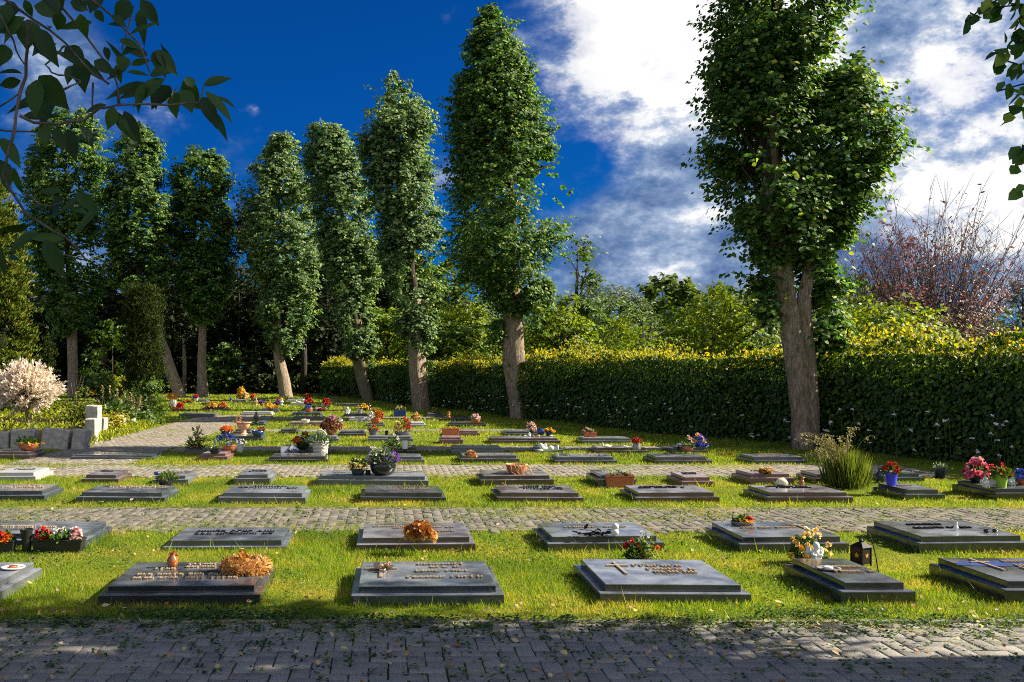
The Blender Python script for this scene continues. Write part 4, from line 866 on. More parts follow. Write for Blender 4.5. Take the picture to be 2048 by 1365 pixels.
# ---------------------------------------------------------------- trees
def crown_twigs(prof, base, nt, seed, k=9, tw=.55, rho0=.45, clump=.55, bough=.075, droop=.35, lo=None):
    """twigs set through a crown: prof rows are (height, centre offset x, radius); returns leaf bases, tip dirs, normals"""
    r = np.random.default_rng(seed); B = Bumps(seed, 8, 1.1); B2 = Bumps(seed + 5, 9, .45)
    prof = sorted(prof); H = np.array([q[0] for q in prof]); CX = np.array([q[1] for q in prof]); R = np.array([q[2] for q in prof])
    hs = np.linspace(H[0], H[-1], 200); w = np.interp(hs, H, R) + .3; cdf = np.cumsum(w); cdf /= cdf[-1]
    n = int(nt * 1.9)
    h = np.interp(r.random(n), cdf, hs); th = r.uniform(0, 2 * PI, n)
    rad = np.interp(h, H, R); cx = np.interp(h, H, CX)
    od = np.stack([np.cos(th), np.sin(th), np.zeros(n)], 1)
    probe = np.stack([np.cos(th) * 1.6, np.sin(th) * 1.6, h], 1)
    env = rad * (1 + .03 * B2(probe) + .04 * B(probe)) * .94
    rho = env * (rho0 + (1 - rho0) * r.random(n) ** .55)
    # most twigs gather in boughs that stand off the trunk, the rest fill the crown behind them
    nb = max(12, int(nt * bough)); hb_ = np.interp(r.random(nb), cdf, hs); tb = r.uniform(0, 2 * PI, nb); q = np.stack([np.cos(tb) * 1.6, np.sin(tb) * 1.6, hb_], 1)
    eb = np.interp(hb_, H, R) * (1 + .03 * B2(q) + .04 * B(q)) * r.uniform(.72, 1.0, nb)
    j = r.integers(0, nb, n); sg_ = np.clip(.12 * np.interp(hb_, H, R) + .06, .06, .34)[j]
    ob = np.stack([np.cos(tb), np.sin(tb), np.zeros(nb)], 1)[j]
    al = -np.abs(r.normal(0, 1.5, n)) * sg_ + .5 * sg_
    PB = ob * (eb[j] + al)[:, None] + r.normal(0, 1, (n, 3)) * (sg_ * .8)[:, None]
    isb = r.random(n) < .8
    P = od * rho[:, None]; P[:, 0] += cx; P[:, 2] = h
    hB_ = np.clip(hb_[j] + PB[:, 2] + al * .35, H[0] - .15, H[-1] + .3); PB[:, 2] = hB_; PB[:, 0] += np.interp(hB_, H, CX)
    P = np.where(isb[:, None], PB, P); od = np.where(isb[:, None], ob, od); h = P[:, 2]
    keep = (B(P * 1.25) > -clump + r.normal(0, .35, n))
    P, od, h, rho, env = P[keep][:nt], od[keep][:nt], h[keep][:nt], rho[keep][:nt], env[keep][:nt]
    n = len(P)
    up = r.normal(.25, .35, n)
    D = nrm(od + np.stack([r.normal(0, .45, n), r.normal(0, .45, n), up], 1))
    Lt = tw * r.uniform(.55, 1.35, n) * np.where(r.random(n) < .13, 1.9, 1.0)
    P0 = P - D * (Lt * .6)[:, None]
    t = (np.arange(k) + .5) / k
    LP = P0[:, None, :] + D[:, None, :] * (Lt[:, None] * t)[..., None]
    LP[..., 2] -= droop * (Lt[:, None] * t) ** 2
    side = nrm(np.cross(D, np.array([0, 0, 1.0])))
    sg = np.where((np.arange(k) % 2) == 0, 1.0, -1.0)
    T = D[:, None, :] * .55 + side[:, None, :] * sg[None, :, None] * .75 + np.array([0, 0, -.55]) + r.normal(0, .28, (n, k, 3))
    N = od[:, None, :] * .8 + np.array([0, 0, .65]) + r.normal(0, .38, (n, k, 3))
    LP = LP + r.normal(0, .03, LP.shape)
    return LP.reshape(-1, 3), T.reshape(-1, 3), N.reshape(-1, 3), (P0, P0 + D * Lt[:, None])
def px_prof(rows, d, base, shrink=.2):
    out = []
    for y, xl, xr in rows:
        h = EYE + (PY0 - y) * d / FPX - base.z
        out.append((h, ((xl + xr) / 2 - PX0) * d / FPX - base.x, max(.08, (xr - xl) / 2 * d / FPX - shrink)))
    return out
def px_trunk(rows, d, base):
    pts = []; rad = []
    for y, xc, w in rows:
        p = spot(xc, y, d) - base; p.y = 0; pts.append(p); rad.append(w / 2 * d / FPX)
    # flare at the ground
    p0 = pts[0].copy(); p0.z = -.25
    return [p0] + pts, [rad[0] * 1.28] + [rad[0] * 1.08] + rad[1:]
def dense(pts, rad, step=.35):
    P = [pts[0]]; R = [rad[0]]
    for a, b, ra, rb in zip(pts, pts[1:], rad, rad[1:]):
        k = max(1, int((b - a).length / step))
        for i in range(1, k + 1):
            f = i / k; P.append(a.lerp(b, f)); R.append(ra + (rb - ra) * f)
    return P, R
LIME_G = 'lime trees with tall clipped crowns'
def lime(label, d, basex, basey, prof, trunk, nt, seed, mat='lime', leaf=.135, lobes=(), bk='limebark', k=12, tw=.5, shrink=.06, clump=.95, extra=None, ground_h=0.0):
    b = spot(basex, basey, d); b.z = ground_h
    t = thing('lime_tree', label, 'tree', b, LIME_G)
    for tr in trunk:
        P, R = dense(*px_trunk(tr, d, b)) if tr is trunk[0] else dense([spot(x, y, d) - b for y, x, w in tr], [w / 2 * d / FPX for y, x, w in tr])
        if tr is not trunk[0]: P = [Vector((q.x, -.06, q.z)) for q in P]
        mb = MB(); mb.tube(P, R, 22, .05, seed, .07); mb.build('trunk', M[bk], t, True)
    A = [crown_twigs(px_prof(prof, d, b, shrink), b, nt, seed, k, tw, clump=clump)]
    for rows, n2, s2 in lobes: A.append(crown_twigs(px_prof(rows, d, b, shrink), b, n2, seed + s2, k, tw, clump=clump))
    if extra is not None: A.append(extra(b))
    Pp = np.concatenate([a[0] for a in A]); T = np.concatenate([a[1] for a in A]); N = np.concatenate([a[2] for a in A]); n = len(Pp)
    leaves('crown', Pp, T, N, leaf * .8 * RNG.uniform(.7, 1.25, n), leaf * .66 * RNG.uniform(.8, 1.15, n), M[mat], t)
    # limbs inside the crown
    pr = sorted(px_prof(prof, d, b, shrink)); mb = MB(); rr = random.Random(seed)
    H = [q[0] for q in pr]
    top = P[-1]
    axis = [(np.interp(h, H, [q[1] for q in pr]), h) for h in np.linspace(H[0] + .3, H[-1] - .6, 12)]
    pts = [Vector((x, 0, h)) for x, h in axis]
    mb.tube(pts, list(np.linspace(.22, .03, 12)), 8)
    for i in range(26):
        j = rr.randint(0, 9); a = rr.uniform(0, 6.28); rad = np.interp(pts[j].z + .6, H, [q[2] for q in pr])
        e = pts[j] + Vector((math.cos(a) * rad * .85, math.sin(a) * rad * .85, rr.uniform(.5, 1.3)))
        mb.tube([pts[j], pts[j].lerp(e, .5) + Vector((0, 0, -.1)), e], [.06, .035, .01], 5)
    mb.build('branches', M['darkbark'], t, True)
    return t
def spray(paths, d, seed, leaf_step=.085):
    """leafy shoots that reach out along these lines"""
    def f(b):
        r = np.random.default_rng(seed); P = []; T = []; N = []
        for ln in paths:
            pts = [np.array(spot(x, y, d) - b) for x, y in ln]
            for a, c in zip(pts, pts[1:]):
                L = np.linalg.norm(c - a); k = max(2, int(L / leaf_step)); D = (c - a) / L
                for i in range(k):
                    q = a + D * L * (i + .5) / k
                    for s in (-1, 1):
                        P.append(q + r.normal(0, .03, 3)); T.append(D * .5 + np.array([r.normal(0, .5), r.normal(0, .6), -.75])); N.append(np.array([r.normal(0, .4), -.5, .7]) + r.normal(0, .3, 3))
        return np.array(P), np.array(T), np.array(N), None
    return f
lime('tall lime tree with forked trunk and bulging side lobe, by the tall grass clump', 20.4, 1608, 899,
     [(-330, 1500, 1600), (-250, 1450, 1660), (-120, 1430, 1690), (0, 1425, 1685), (70, 1425, 1665), (130, 1410, 1645), (200, 1405, 1640), (290, 1405, 1650), (350, 1420, 1660), (420, 1450, 1660), (470, 1480, 1640), (520, 1520, 1600)],
     [[(897, 1606, 40), (830, 1603, 40), (760, 1597, 42), (690, 1588, 44), (640, 1580, 44), (600, 1572, 40), (520, 1560, 46), (440, 1548, 40), (300, 1540, 34), (100, 1545, 26)],
      [(899, 1624, 28), (800, 1619, 29), (700, 1611, 31), (640, 1605, 30), (590, 1606, 25), (520, 1622, 24), (430, 1660, 20), (330, 1690, 14)]],
     3800, 31, 'lime', .135, [([(130, 1670, 1735), (165, 1630, 1755), (200, 1610, 1775), (245, 1600, 1795), (300, 1600, 1790), (360, 1600, 1755), (420, 1600, 1730), (480, 1610, 1690)], 1200, 3), ([(490, 1590, 1680), (560, 1605, 1690), (620, 1610, 1695), (690, 1640, 1680)], 380, 4), ([(480, 1480, 1560), (540, 1490, 1560), (600, 1505, 1555), (640, 1525, 1555)], 150, 5)],
     extra=spray([[(1700, 170), (1730, 145)], [(1760, 260), (1810, 238)], [(1770, 300), (1812, 310)], [(1450, 150), (1395, 145)], [(1450, 210), (1400, 212)], [(1460, 290), (1400, 285)], [(1470, 340), (1410, 345)], [(1480, 370), (1410, 382)], [(1500, 430), (1440, 440)], [(1530, 470), (1460, 480), (1450, 482)], [(1540, 520), (1450, 505)], [(1540, 555), (1445, 545)], [(1540, 590), (1455, 575)], [(1660, 0), (1690, -8)]], 20.4, 71))
lime('tall pointed lime tree standing alone before the hedge, second nearest', 33.7, 1045, 838,
     [(12, 975, 992), (40, 948, 1020), (80, 932, 1045), (130, 916, 1062), (200, 904, 1088), (260, 892, 1118), (330, 890, 1142), (400, 896, 1152), (450, 902, 1146), (500, 906, 1136), (550, 930, 1118), (600, 985, 1085), (625, 1005, 1060)],
     [[(838, 1046, 42), (800, 1041, 42), (760, 1035, 43), (720, 1029, 46), (690, 1028, 40), (640, 1028, 37), (600, 1026, 36), (500, 1020, 32)]],
     5200, 137, 'lime', .145, [([(640, 985, 1010), (670, 975, 1012), (700, 985, 1015)], 50, 3), ([(560, 1070, 1110), (600, 1065, 1115), (650, 1055, 1085)], 60, 4)])
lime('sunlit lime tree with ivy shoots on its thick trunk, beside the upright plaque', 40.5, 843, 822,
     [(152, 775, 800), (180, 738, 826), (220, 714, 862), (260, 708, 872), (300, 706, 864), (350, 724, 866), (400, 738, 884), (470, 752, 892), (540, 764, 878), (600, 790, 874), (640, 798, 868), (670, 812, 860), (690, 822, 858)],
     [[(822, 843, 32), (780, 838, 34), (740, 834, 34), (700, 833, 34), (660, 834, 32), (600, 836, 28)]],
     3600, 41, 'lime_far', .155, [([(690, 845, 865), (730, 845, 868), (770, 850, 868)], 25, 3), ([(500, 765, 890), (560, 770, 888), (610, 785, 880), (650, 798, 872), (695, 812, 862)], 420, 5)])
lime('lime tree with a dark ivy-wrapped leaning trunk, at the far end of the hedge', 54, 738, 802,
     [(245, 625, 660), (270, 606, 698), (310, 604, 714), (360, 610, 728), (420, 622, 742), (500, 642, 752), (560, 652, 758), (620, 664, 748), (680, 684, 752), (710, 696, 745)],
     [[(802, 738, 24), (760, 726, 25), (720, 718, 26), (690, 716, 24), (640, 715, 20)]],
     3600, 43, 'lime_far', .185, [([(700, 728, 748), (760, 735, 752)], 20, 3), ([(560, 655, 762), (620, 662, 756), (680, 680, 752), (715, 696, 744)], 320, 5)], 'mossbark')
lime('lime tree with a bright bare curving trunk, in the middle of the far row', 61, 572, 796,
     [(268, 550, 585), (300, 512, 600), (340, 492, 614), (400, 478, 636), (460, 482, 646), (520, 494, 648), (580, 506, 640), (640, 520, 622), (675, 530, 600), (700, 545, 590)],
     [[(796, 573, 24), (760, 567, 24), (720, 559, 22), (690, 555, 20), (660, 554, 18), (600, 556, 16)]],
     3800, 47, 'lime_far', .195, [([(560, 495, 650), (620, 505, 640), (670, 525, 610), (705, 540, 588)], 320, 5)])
lime('lime tree with a straight pale trunk and shorter crown in the far row', 62, 404, 796,
     [(300, 378, 430), (330, 348, 458), (380, 338, 468), (450, 338, 468), (520, 346, 468), (580, 362, 456), (640, 384, 430)],
     [[(796, 405, 22), (740, 403, 18), (690, 404, 16), (640, 405, 15), (580, 405, 12)]],
     3500, 53, 'lime', .195)
lime('lime tree on a slanting mossy trunk beside the columnar yew', 60, 361, 799,
     [(250, 248, 290), (280, 228, 318), (330, 218, 328), (400, 208, 342), (470, 204, 346), (540, 214, 342), (600, 236, 326)],
     [[(799, 362, 22), (770, 352, 24), (740, 340, 24), (700, 326, 24), (650, 308, 20), (600, 292, 16)]],
     3500, 59, 'lime', .195)
lime('broad lime tree with a grey trunk behind the pink-white willow', 62, 145, 796,
     [(225, 105, 190), (260, 65, 208), (320, 50, 216), (400, 46, 216), (480, 54, 212), (560, 66, 210), (620, 84, 196), (665, 120, 168)],
     [[(796, 146, 22), (740, 145, 20), (690, 144, 20), (660, 143, 20), (600, 142, 16)]],
     4200, 61, 'lime', .195, [], 'limebark')
# the lime just outside the frame whose shoots hang into the top right corner
b0 = Vector((7.4, 5.5, 0))
t = thing('lime_tree', 'lime tree whose dark leafy shoots hang into the top right corner', 'tree', b0, LIME_G)
mb = MB(); mb.tube([Vector((0, 0, -.2)), Vector((.05, 0, 1.5)), Vector((-.05, 0, 4)), Vector((0, 0, 7)), Vector((0, 0, 10))], [.36, .30, .26, .18, .05], 18, .05, 3, .07); mb.build('trunk', M['limebark'], t, True)
A = [crown_twigs([(4.4, 0, .6), (5.2, 0, 1.3), (6.2, 0, 1.9), (8.5, 0, 2.0), (11, 0, 1.2), (12, 0, .3)], b0, 3200, 67, 10, .5, clump=.9, bough=.2)]
DS = 6.4
SPR = [[(2110, -40), (2030, -20), (1960, 20), (1932, 44)], [(2100, 20), (2040, 10), (1990, 15)], [(2100, 60), (2040, 85), (1992, 108)], [(2110, 100), (2040, 130), (2005, 120)], [(2090, 160), (2040, 170), (1998, 182)], [(2100, 195), (2050, 215), (2008, 230)], [(2090, 300), (2060, 292), (2044, 300)], [(2090, 372), (2055, 380)], [(2100, -10), (2045, 30), (2030, 60)]]
A.append(crown_twigs([(4.2, .6, .7), (5.2, .6, 1.5), (7, .6, 1.9), (9, .6, 1.8), (11.5, .6, .6)], b0, 10, 68, 9, .5))
Pp_, T_, N_, _ = crown_twigs([(2.6, .9, .6), (3.2, .9, 1.1), (4.2, .7, 1.2), (5, .3, 1.2)], b0, 520, 70, 9, .45, bough=.3); Pp_[:, 1] -= .15; A.append((Pp_, T_, N_, None))  # unseen low lobe, added to shade the right side of the paving
A.append(spray(SPR, DS, 73, .05)(b0))
Pp = np.concatenate([a[0] for a in A]); T = np.concatenate([a[1] for a in A]); N = np.concatenate([a[2] for a in A]); n = len(Pp)
leaves('crown', Pp, T, N, .095 * RNG.uniform(.7, 1.25, n), .085, M['lime'], t)
mb = MB(); rr = random.Random(3); LP_ = []; LT_ = []
for ln in SPR:
    q = [spot(x, y, DS) - b0 for x, y in ln]; s0 = Vector((-.1, 0, q[0].z * .72 + rr.uniform(.2, 1.2)))
    m_ = s0.lerp(q[0], .5) + Vector((rr.uniform(-.1, .1), rr.uniform(-.5, .3), rr.uniform(.15, .45)))
    limb = [s0, s0.lerp(m_, .5) + Vector((0, 0, .08)), m_, m_.lerp(q[0], .5) + Vector((0, 0, .06))] + q
    mb.tube(limb, [.035, .026, .018, .012, .009] + [.005] * (len(q) - 1), 5)
    for a, c in zip(limb[1:4], limb[2:5]):
        for k_ in range(46):
            p_ = a.lerp(c, rr.random()) + Vector((rr.gauss(0, .09), rr.gauss(0, .14), rr.gauss(-.03, .09))); LP_.append(tuple(p_)); LT_.append((rr.gauss(-.3, .5), rr.gauss(0, .6), rr.gauss(-.6, .3)))
n = len(LP_); leaves('crown', np.array(LP_), np.array(LT_), runit(n) * .5 + np.array([0, -.4, .7]), .095 * RNG.uniform(.7, 1.25, n), .08, M['lime'], t)
mb.build('branches', M['darkbark'], t, True)

b1 = Vector((7.9, 3.9, 0)); t = thing('lime_tree', 'unseen lime tree added beside the paving to shade the front path', 'tree', b1, LIME_G)  # out-of-view tree, added so that its crown shades the front path
mb = MB(); mb.tube([Vector((0, 0, -.2)), Vector((.05, 0, 1.5)), Vector((-.05, 0, 4)), Vector((0, 0, 7)), Vector((0, 0, 10))], [.36, .30, .26, .18, .05], 18, .05, 3, .07); mb.build('trunk', M['limebark'], t, True)
Pp, T, N, _ = crown_twigs([(3.0, 0, .7), (4.0, 0, 1.5), (6.2, 0, 1.8), (8.5, 0, 1.9), (11, 0, 1.6), (13, 0, .4)], b1, 3200, 69, 9, .5, clump=.9, bough=.2); n = len(Pp)
leaves('crown', Pp, T, N, .12 * RNG.uniform(.7, 1.25, n), .10, M['lime'], t)
# shrubs and trees beyond the hedge
def bush(name, cat, label, d, basex, prof, nt, seed, mat, leaf, trunk_w=.12, k=8, tw=.6, shrink=-.1, clump=.8, rho0=.3, bk='darkbark', group=None, droop=.2, wfrac=.6):
    b = spot(basex, 743, d); b.z = 0
    t = thing(name, label, cat, b, group)
    pr = px_prof(prof, d, b, shrink)
    P, T, N, tw_ = crown_twigs(pr, b, nt, seed, k, tw, rho0, clump, droop=droop); n = len(P)
    leaves('crown', P, T, N, leaf * RNG.uniform(.7, 1.3, n), leaf * wfrac * RNG.uniform(.8, 1.2, n), M[mat], t)
    pr = sorted(pr); mb = MB(); rr = random.Random(seed); H = [q[0] for q in pr]
    top = pr[-1]
    mb.tube([Vector((0, 0, -.1)), Vector((pr[0][1] * .5, 0, max(.3, pr[0][0]))), Vector((top[1], 0, top[0] * .92))], [trunk_w * 1.2, trunk_w, .015], 10)
    for i in range(16):
        h = rr.uniform(H[0], H[0] + (H[-1] - H[0]) * .8); a = rr.uniform(0, 6.28); rad = np.interp(h, H, [q[2] for q in pr]); cx = np.interp(h, H, [q[1] for q in pr])
        s = Vector((cx * .8, 0, max(.2, h - .8))); e = Vector((cx + math.cos(a) * rad * .85, math.sin(a) * rad * .85, h + .3)); mb.tube([s, s.lerp(e, .5) + Vector((0, 0, .1)), e], [trunk_w * .4, trunk_w * .25, .01], 5)
    mb.build('trunk', M[bk], t, True)
    return t
BG = 'shrubs and trees beyond the hedge'
bush('broadleaf_tree', 'tree', 'dark green broadleaf tree between the ivy trunk and the pointed lime', 50, 900, [(515, 870, 920), (545, 840, 960), (590, 812, 1000), (650, 795, 1020), (700, 785, 1030), (760, 790, 1020)], 1500, 101, 'shrub_dk', .19, group=BG)
bush('sapling', 'tree', 'slim open sapling rising behind the pointed lime', 42, 1155, [(470, 1140, 1172), (500, 1120, 1195), (530, 1125, 1205), (570, 1110, 1190), (620, 1100, 1185), (680, 1110, 1170)], 190, 103, 'shrub_dk', .16, .07, clump=.2, group=BG)
bush('willow_bush', 'shrub', 'rounded grey-green willow bush with a fluffy top', 60, 1225, [(568, 1185, 1235), (590, 1155, 1280), (630, 1130, 1310), (690, 1120, 1330), (750, 1120, 1330)], 1500, 107, 'willow', .24, group=BG, wfrac=.3)
bush('chestnut_tree', 'tree', 'round-topped chestnut tree standing highest behind the middle of the hedge', 66, 1325, [(556, 1290, 1360), (575, 1262, 1385), (610, 1245, 1410), (650, 1250, 1420), (700, 1260, 1420), (760, 1270, 1410)], 1100, 109, 'chestnut', .34, .2, group=BG)
bush('hazel_shrub', 'shrub', 'bright green hazel shrub behind the hedge left of the forked trunk', 38, 1445, [(575, 1430, 1490), (595, 1385, 1550), (640, 1360, 1580), (690, 1350, 1600), (750, 1360, 1600)], 1400, 113, 'shrub', .15, group=BG)
bush('hazel_shrub', 'shrub', 'bright yellow-green shrub behind the hedge, between chestnut and willow bush', 46, 1290, [(630, 1260, 1310), (655, 1215, 1370), (690, 1190, 1400), (760, 1190, 1400)], 900, 127, 'shrub', .17, group=BG)
bush('hazel_shrub', 'shrub', 'leafy yellow-green shrub right of the pointed lime trunk', 40, 1110, [(590, 1085, 1135), (630, 1060, 1170), (690, 1050, 1200), (750, 1050, 1200)], 900, 131, 'shrub', .15, group=BG)
bush('hazel_shrub', 'shrub', 'light green shrub filling the gap left of the pointed lime trunk', 48, 950, [(600, 925, 965), (640, 880, 1000), (690, 855, 1030), (750, 855, 1020)], 900, 137, 'shrub', .17, group=BG)
bush('hazel_shrub', 'shrub', 'yellow sunlit shrub between the two far ivy-clad lime trunks', 58, 775, [(618, 760, 790), (650, 740, 815), (690, 728, 830), (750, 728, 830)], 700, 139, 'shrub', .2, group=BG)
bush('dogwood_shrub', 'shrub', 'mid green dogwood shrub behind the hedge right of the forked trunk', 26, 1750, [(600, 1700, 1790), (630, 1650, 1870), (670, 1630, 1920), (720, 1630, 1930), (770, 1640, 1930)], 900, 149, 'shrub', .13, group=BG)
bush('hazel_shrub', 'shrub', 'tall dull green shrub rising between forked trunk and copper tree', 44, 1725, [(560, 1690, 1760), (590, 1675, 1790), (640, 1660, 1810), (720, 1660, 1810)], 450, 151, 'shrub_dk', .17, group=BG)
bush('blue_conifer', 'tree', 'blue-green conifer at the right edge beyond the hedge', 48, 2050, [(560, 2030, 2060), (600, 2000, 2090), (650, 1975, 2120), (720, 1965, 2130)], 700, 157, 'bluegreen', .16, group=BG, wfrac=.25)
bush('beech_tree', 'tree', 'broad green beech filling the gap below the willow bush and chestnut', 54, 1190, [(600, 1130, 1250), (640, 1090, 1300), (690, 1070, 1330), (750, 1070, 1330)], 1300, 171, 'shrub_dk', .19, group=BG)
bush('beech_tree', 'tree', 'broad green beech between the chestnut and the bright hazel', 52, 1420, [(590, 1380, 1470), (630, 1340, 1500), (690, 1330, 1530), (750, 1330, 1530)], 1200, 173, 'shrub_dk', .19, group=BG)
# copper tree with long bare shoots
d = 30; b = spot(1855, 743, d); b.z = 0
t = thing('copper_tree', 'sparse copper-leaved tree with long bare shoots against the clouds', 'tree', b, BG)
rr = random.Random(17); mb = MB(); LPs = []; LTs = []
mb.tube([Vector((0, 0, -.1)), Vector((.1, 0, 1.5)), Vector((0, 0, 2.6))], [.18, .15, .12], 10, .04)
for i in range(170):
    bx = rr.uniform(-1.35, 1.75); s = Vector((bx * .75, rr.uniform(-.7, .7), rr.uniform(1.6, 3.2)))
    ex = bx * 1.9 + rr.gauss(0, .6); lim = 7.1 - abs(ex - .1) * .2 + rr.gauss(0, .35) + (.3 if rr.random() < .2 else 0)
    e = Vector((ex, rr.uniform(-1.6, 1.6), rr.uniform(.55, 1.0) * lim))
    if e.z < s.z + .5: e.z = s.z + .8
    m1 = s.lerp(e, .35) + Vector((rr.gauss(0, .15), 0, -.15)); m2 = s.lerp(e, .7) + Vector((rr.gauss(0, .12), 0, .05))
    mb.tube([s, m1, m2, e], [.022, .015, .009, .004], 5)
    for q in range(rr.randint(5, 17)):
        f = rr.uniform(.12, 1) ** 1.2; a = (s.lerp(m1, f / .35) if f < .35 else m1.lerp(m2, (f - .35) / .35) if f < .7 else m2.lerp(e, (f - .7) / .3))
        LPs.append(a + Vector((rr.gauss(0, .07), rr.gauss(0, .07), rr.gauss(0, .07)))); LTs.append((rr.gauss(0, .7), rr.gauss(0, .7), rr.gauss(-.3, .6)))
    for q in range(8):
        f = rr.uniform(.2, .95); a = s.lerp(m1, f / .35) if f < .35 else (m1.lerp(m2, (f - .35) / .35) if f < .7 else m2.lerp(e, (f - .7) / .3)); dd = Vector((rr.gauss(0, .5), rr.gauss(0, .4), rr.uniform(.3, 1.0))); mb.tube([a, a + dd * .5, a + dd * rr.uniform(.7, 1.1)], [.007, .005, .003], 4)
mb.build('trunk', M['copperbark'], t, True)
LPs = np.array([tuple(v) for v in LPs]); n = len(LPs)
leaves('crown', LPs, np.array(LTs), runit(n) + np.array([0, 0, .4]), .115 * RNG.uniform(.7, 1.3, n), .065, M['copper'], t)
P, T, N, _ = crown_twigs([(1.2, 0, 1.0), (2.0, 0, 1.7), (2.8, .1, 2.4), (3.6, .1, 3.0), (4.6, .2, 2.5), (5.6, .2, 1.6)], b, 900, 163, 6, .6, .2, .1)
n = len(P); leaves('crown', P, T, N, .08 * RNG.uniform(.7, 1.3, n), .05, M['copper'], t)

# ---------------------------------------------------------------- the hedge
HL = [(15.5, 9.0), (12.6, 13.0), (10.7, 16.4), (9.25, 20.6), (7.2, 25.6), (5.6, 30.8), (4.2, 36.2), (2.3, 43.0), (.4, 51.0), (-1.3, 58.5), (-4.4, 71.0)]
HPT = np.array(HL); seg = np.linalg.norm(np.diff(HPT, axis=0), axis=1); CUM = np.concatenate([[0], np.cumsum(seg)])
def on_hedge(s):
    return np.stack([np.interp(s, CUM, HPT[:, 0]), np.interp(s, CUM, HPT[:, 1])], 1)
hb = Vector((HL[0][0], HL[0][1], 0))
hedge = thing('hedge', 'long dark clipped hedge with glowing yellow-green shoots along its top', 'hedge', (0, 0, 0))
HH, HW = 1.92, 1.3
hB = Bumps(3, 8, 1.3); hB2 = Bumps(4, 6, .5)
def hedge_leaves(n, s0, s1, size, where, seed):
    r = np.random.default_rng(seed); s = s0 + (s1 - s0) * r.random(n)
    c = on_hedge(s); tg = nrm(on_hedge(s + .3) - on_hedge(s - .3)); nr = np.stack([tg[:, 1], -tg[:, 0]], 1)
    nr = nr * np.where(nr[:, :1] > 0, -1.0, 1.0)                          # face towards the graves
    if where == 'face':
        h = HH * r.random(n) ** .9; off = -.02 + r.random(n) * .16
        P3 = np.stack([c[:, 0], c[:, 1], h], 1)
        off += np.clip(.10 * hB(P3 * 1.2) + .08 * hB2(P3), -.16, .3) + .10 * np.sin(h / HH * PI)
        P = P3 + np.concatenate([nr * off[:, None], np.zeros((n, 1))], 1)
        N3 = np.concatenate([nr, np.full((n, 1), .45)], 1) + r.normal(0, .5, (n, 3)); T = np.concatenate([tg * r.normal(0, .7, (n, 1)) + nr * .25, r.normal(-.55, .4, (n, 1))], 1)
    elif where == 'back':
        h = HH * r.random(n); P = np.stack([c[:, 0], c[:, 1], h], 1) - np.concatenate([nr * HW, np.zeros((n, 1))], 1)
        N3 = -np.concatenate([nr, np.full((n, 1), -.45)], 1) + r.normal(0, .5, (n, 3)); T = r.normal(0, 1, (n, 3))
    else:
        off = -HW * r.random(n) ** 1.3 + .16
        P3 = np.stack([c[:, 0], c[:, 1], 0 * s], 1)
        top = HH - .04 + .10 * hB(P3 * 1.5) + .13 * hB2(P3 * .8)
        up = r.exponential(.085, n) * np.clip(.9 + .6 * hB(P3 * 3.1), .15, 2) if where == 'shoots' else -.10 * r.random(n)
        P3[:, 2] = top + np.minimum(up, .42) - (.28 * r.random(n) ** 2 if where == 'shoots' else 0)
        P = P3 + np.concatenate([nr * off[:, None], np.zeros((n, 1))], 1)
        N3 = r.normal(0, .55, (n, 3)) + np.array([.2, -.3, .5]); T = r.normal(0, .5, (n, 3)) + np.array([0, 0, .55 if where == 'shoots' else .1])
    return P, T, N3, size * r.uniform(.7, 1.3, n)
def many(parts):
    X = [hedge_leaves(*q) for q in parts]
    return [np.concatenate([x[i] for x in X]) for i in range(4)]
E = CUM[-1]
P, T, N, L = many([(30000, 0, 24, .085, 'face', 1), (22000, 24, 45, .10, 'face', 2), (13000, 45, E, .13, 'face', 3), (7000, 0, 28, .09, 'top', 4), (6000, 28, E, .12, 'top', 5), (5000, 0, E, .14, 'back', 6)])
leaves('foliage', P, T, N, L, L * .72, M['hedge'], hedge)
P, T, N, L = many([(9000, 0, 24, .075, 'shoots', 7), (7500, 24, 45, .09, 'shoots', 8), (4500, 45, E, .12, 'shoots', 9)])
leaves('new_growth', P, T, N, L, L * .6, M['hedge_new'], hedge)
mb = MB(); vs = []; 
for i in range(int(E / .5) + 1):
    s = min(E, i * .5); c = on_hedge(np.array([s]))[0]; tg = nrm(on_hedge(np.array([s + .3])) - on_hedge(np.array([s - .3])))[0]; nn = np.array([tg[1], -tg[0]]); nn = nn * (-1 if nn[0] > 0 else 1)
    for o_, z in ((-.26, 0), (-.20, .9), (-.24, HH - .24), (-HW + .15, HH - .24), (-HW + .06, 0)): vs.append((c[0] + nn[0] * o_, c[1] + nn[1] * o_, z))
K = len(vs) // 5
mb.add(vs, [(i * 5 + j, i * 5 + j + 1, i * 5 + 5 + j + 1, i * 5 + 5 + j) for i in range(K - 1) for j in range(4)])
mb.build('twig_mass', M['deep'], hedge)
# white wild flowers along its foot
r = np.random.default_rng(8); n = 170
s = np.concatenate([r.uniform(3, 13, 90), r.uniform(13, 24, 40), r.uniform(24, 44, 40)]); c = on_hedge(s); tg = nrm(on_hedge(s + .3) - on_hedge(s - .3)); nr = np.stack([tg[:, 1], -tg[:, 0]], 1); nr *= np.where(nr[:, :1] > 0, -1., 1.)
Cc = np.concatenate([c + nr * r.uniform(.36, .7, (n, 1)), r.uniform(.15, .95, (n, 1)) * np.where(s < 24, 1, .8)[:, None]], 1)
k = 7; Pp = np.repeat(Cc, k, 0); T = nrm(runit(n * k) * np.array([1, 1, .5]) + np.array([0, 0, .2])); 
fo = tag(bpy.data.objects.new('white_wildflowers', None), 'white wild flowers scattered along the shaded foot of the hedge', 'wild flowers', None, 'stuff'); COL.objects.link(fo)
leaves('blossoms', Pp, T, np.tile([0, -.4, .8], (n * k, 1)) + runit(n * k) * .3, .05, .036, M['white'], fo)
mb = MB()
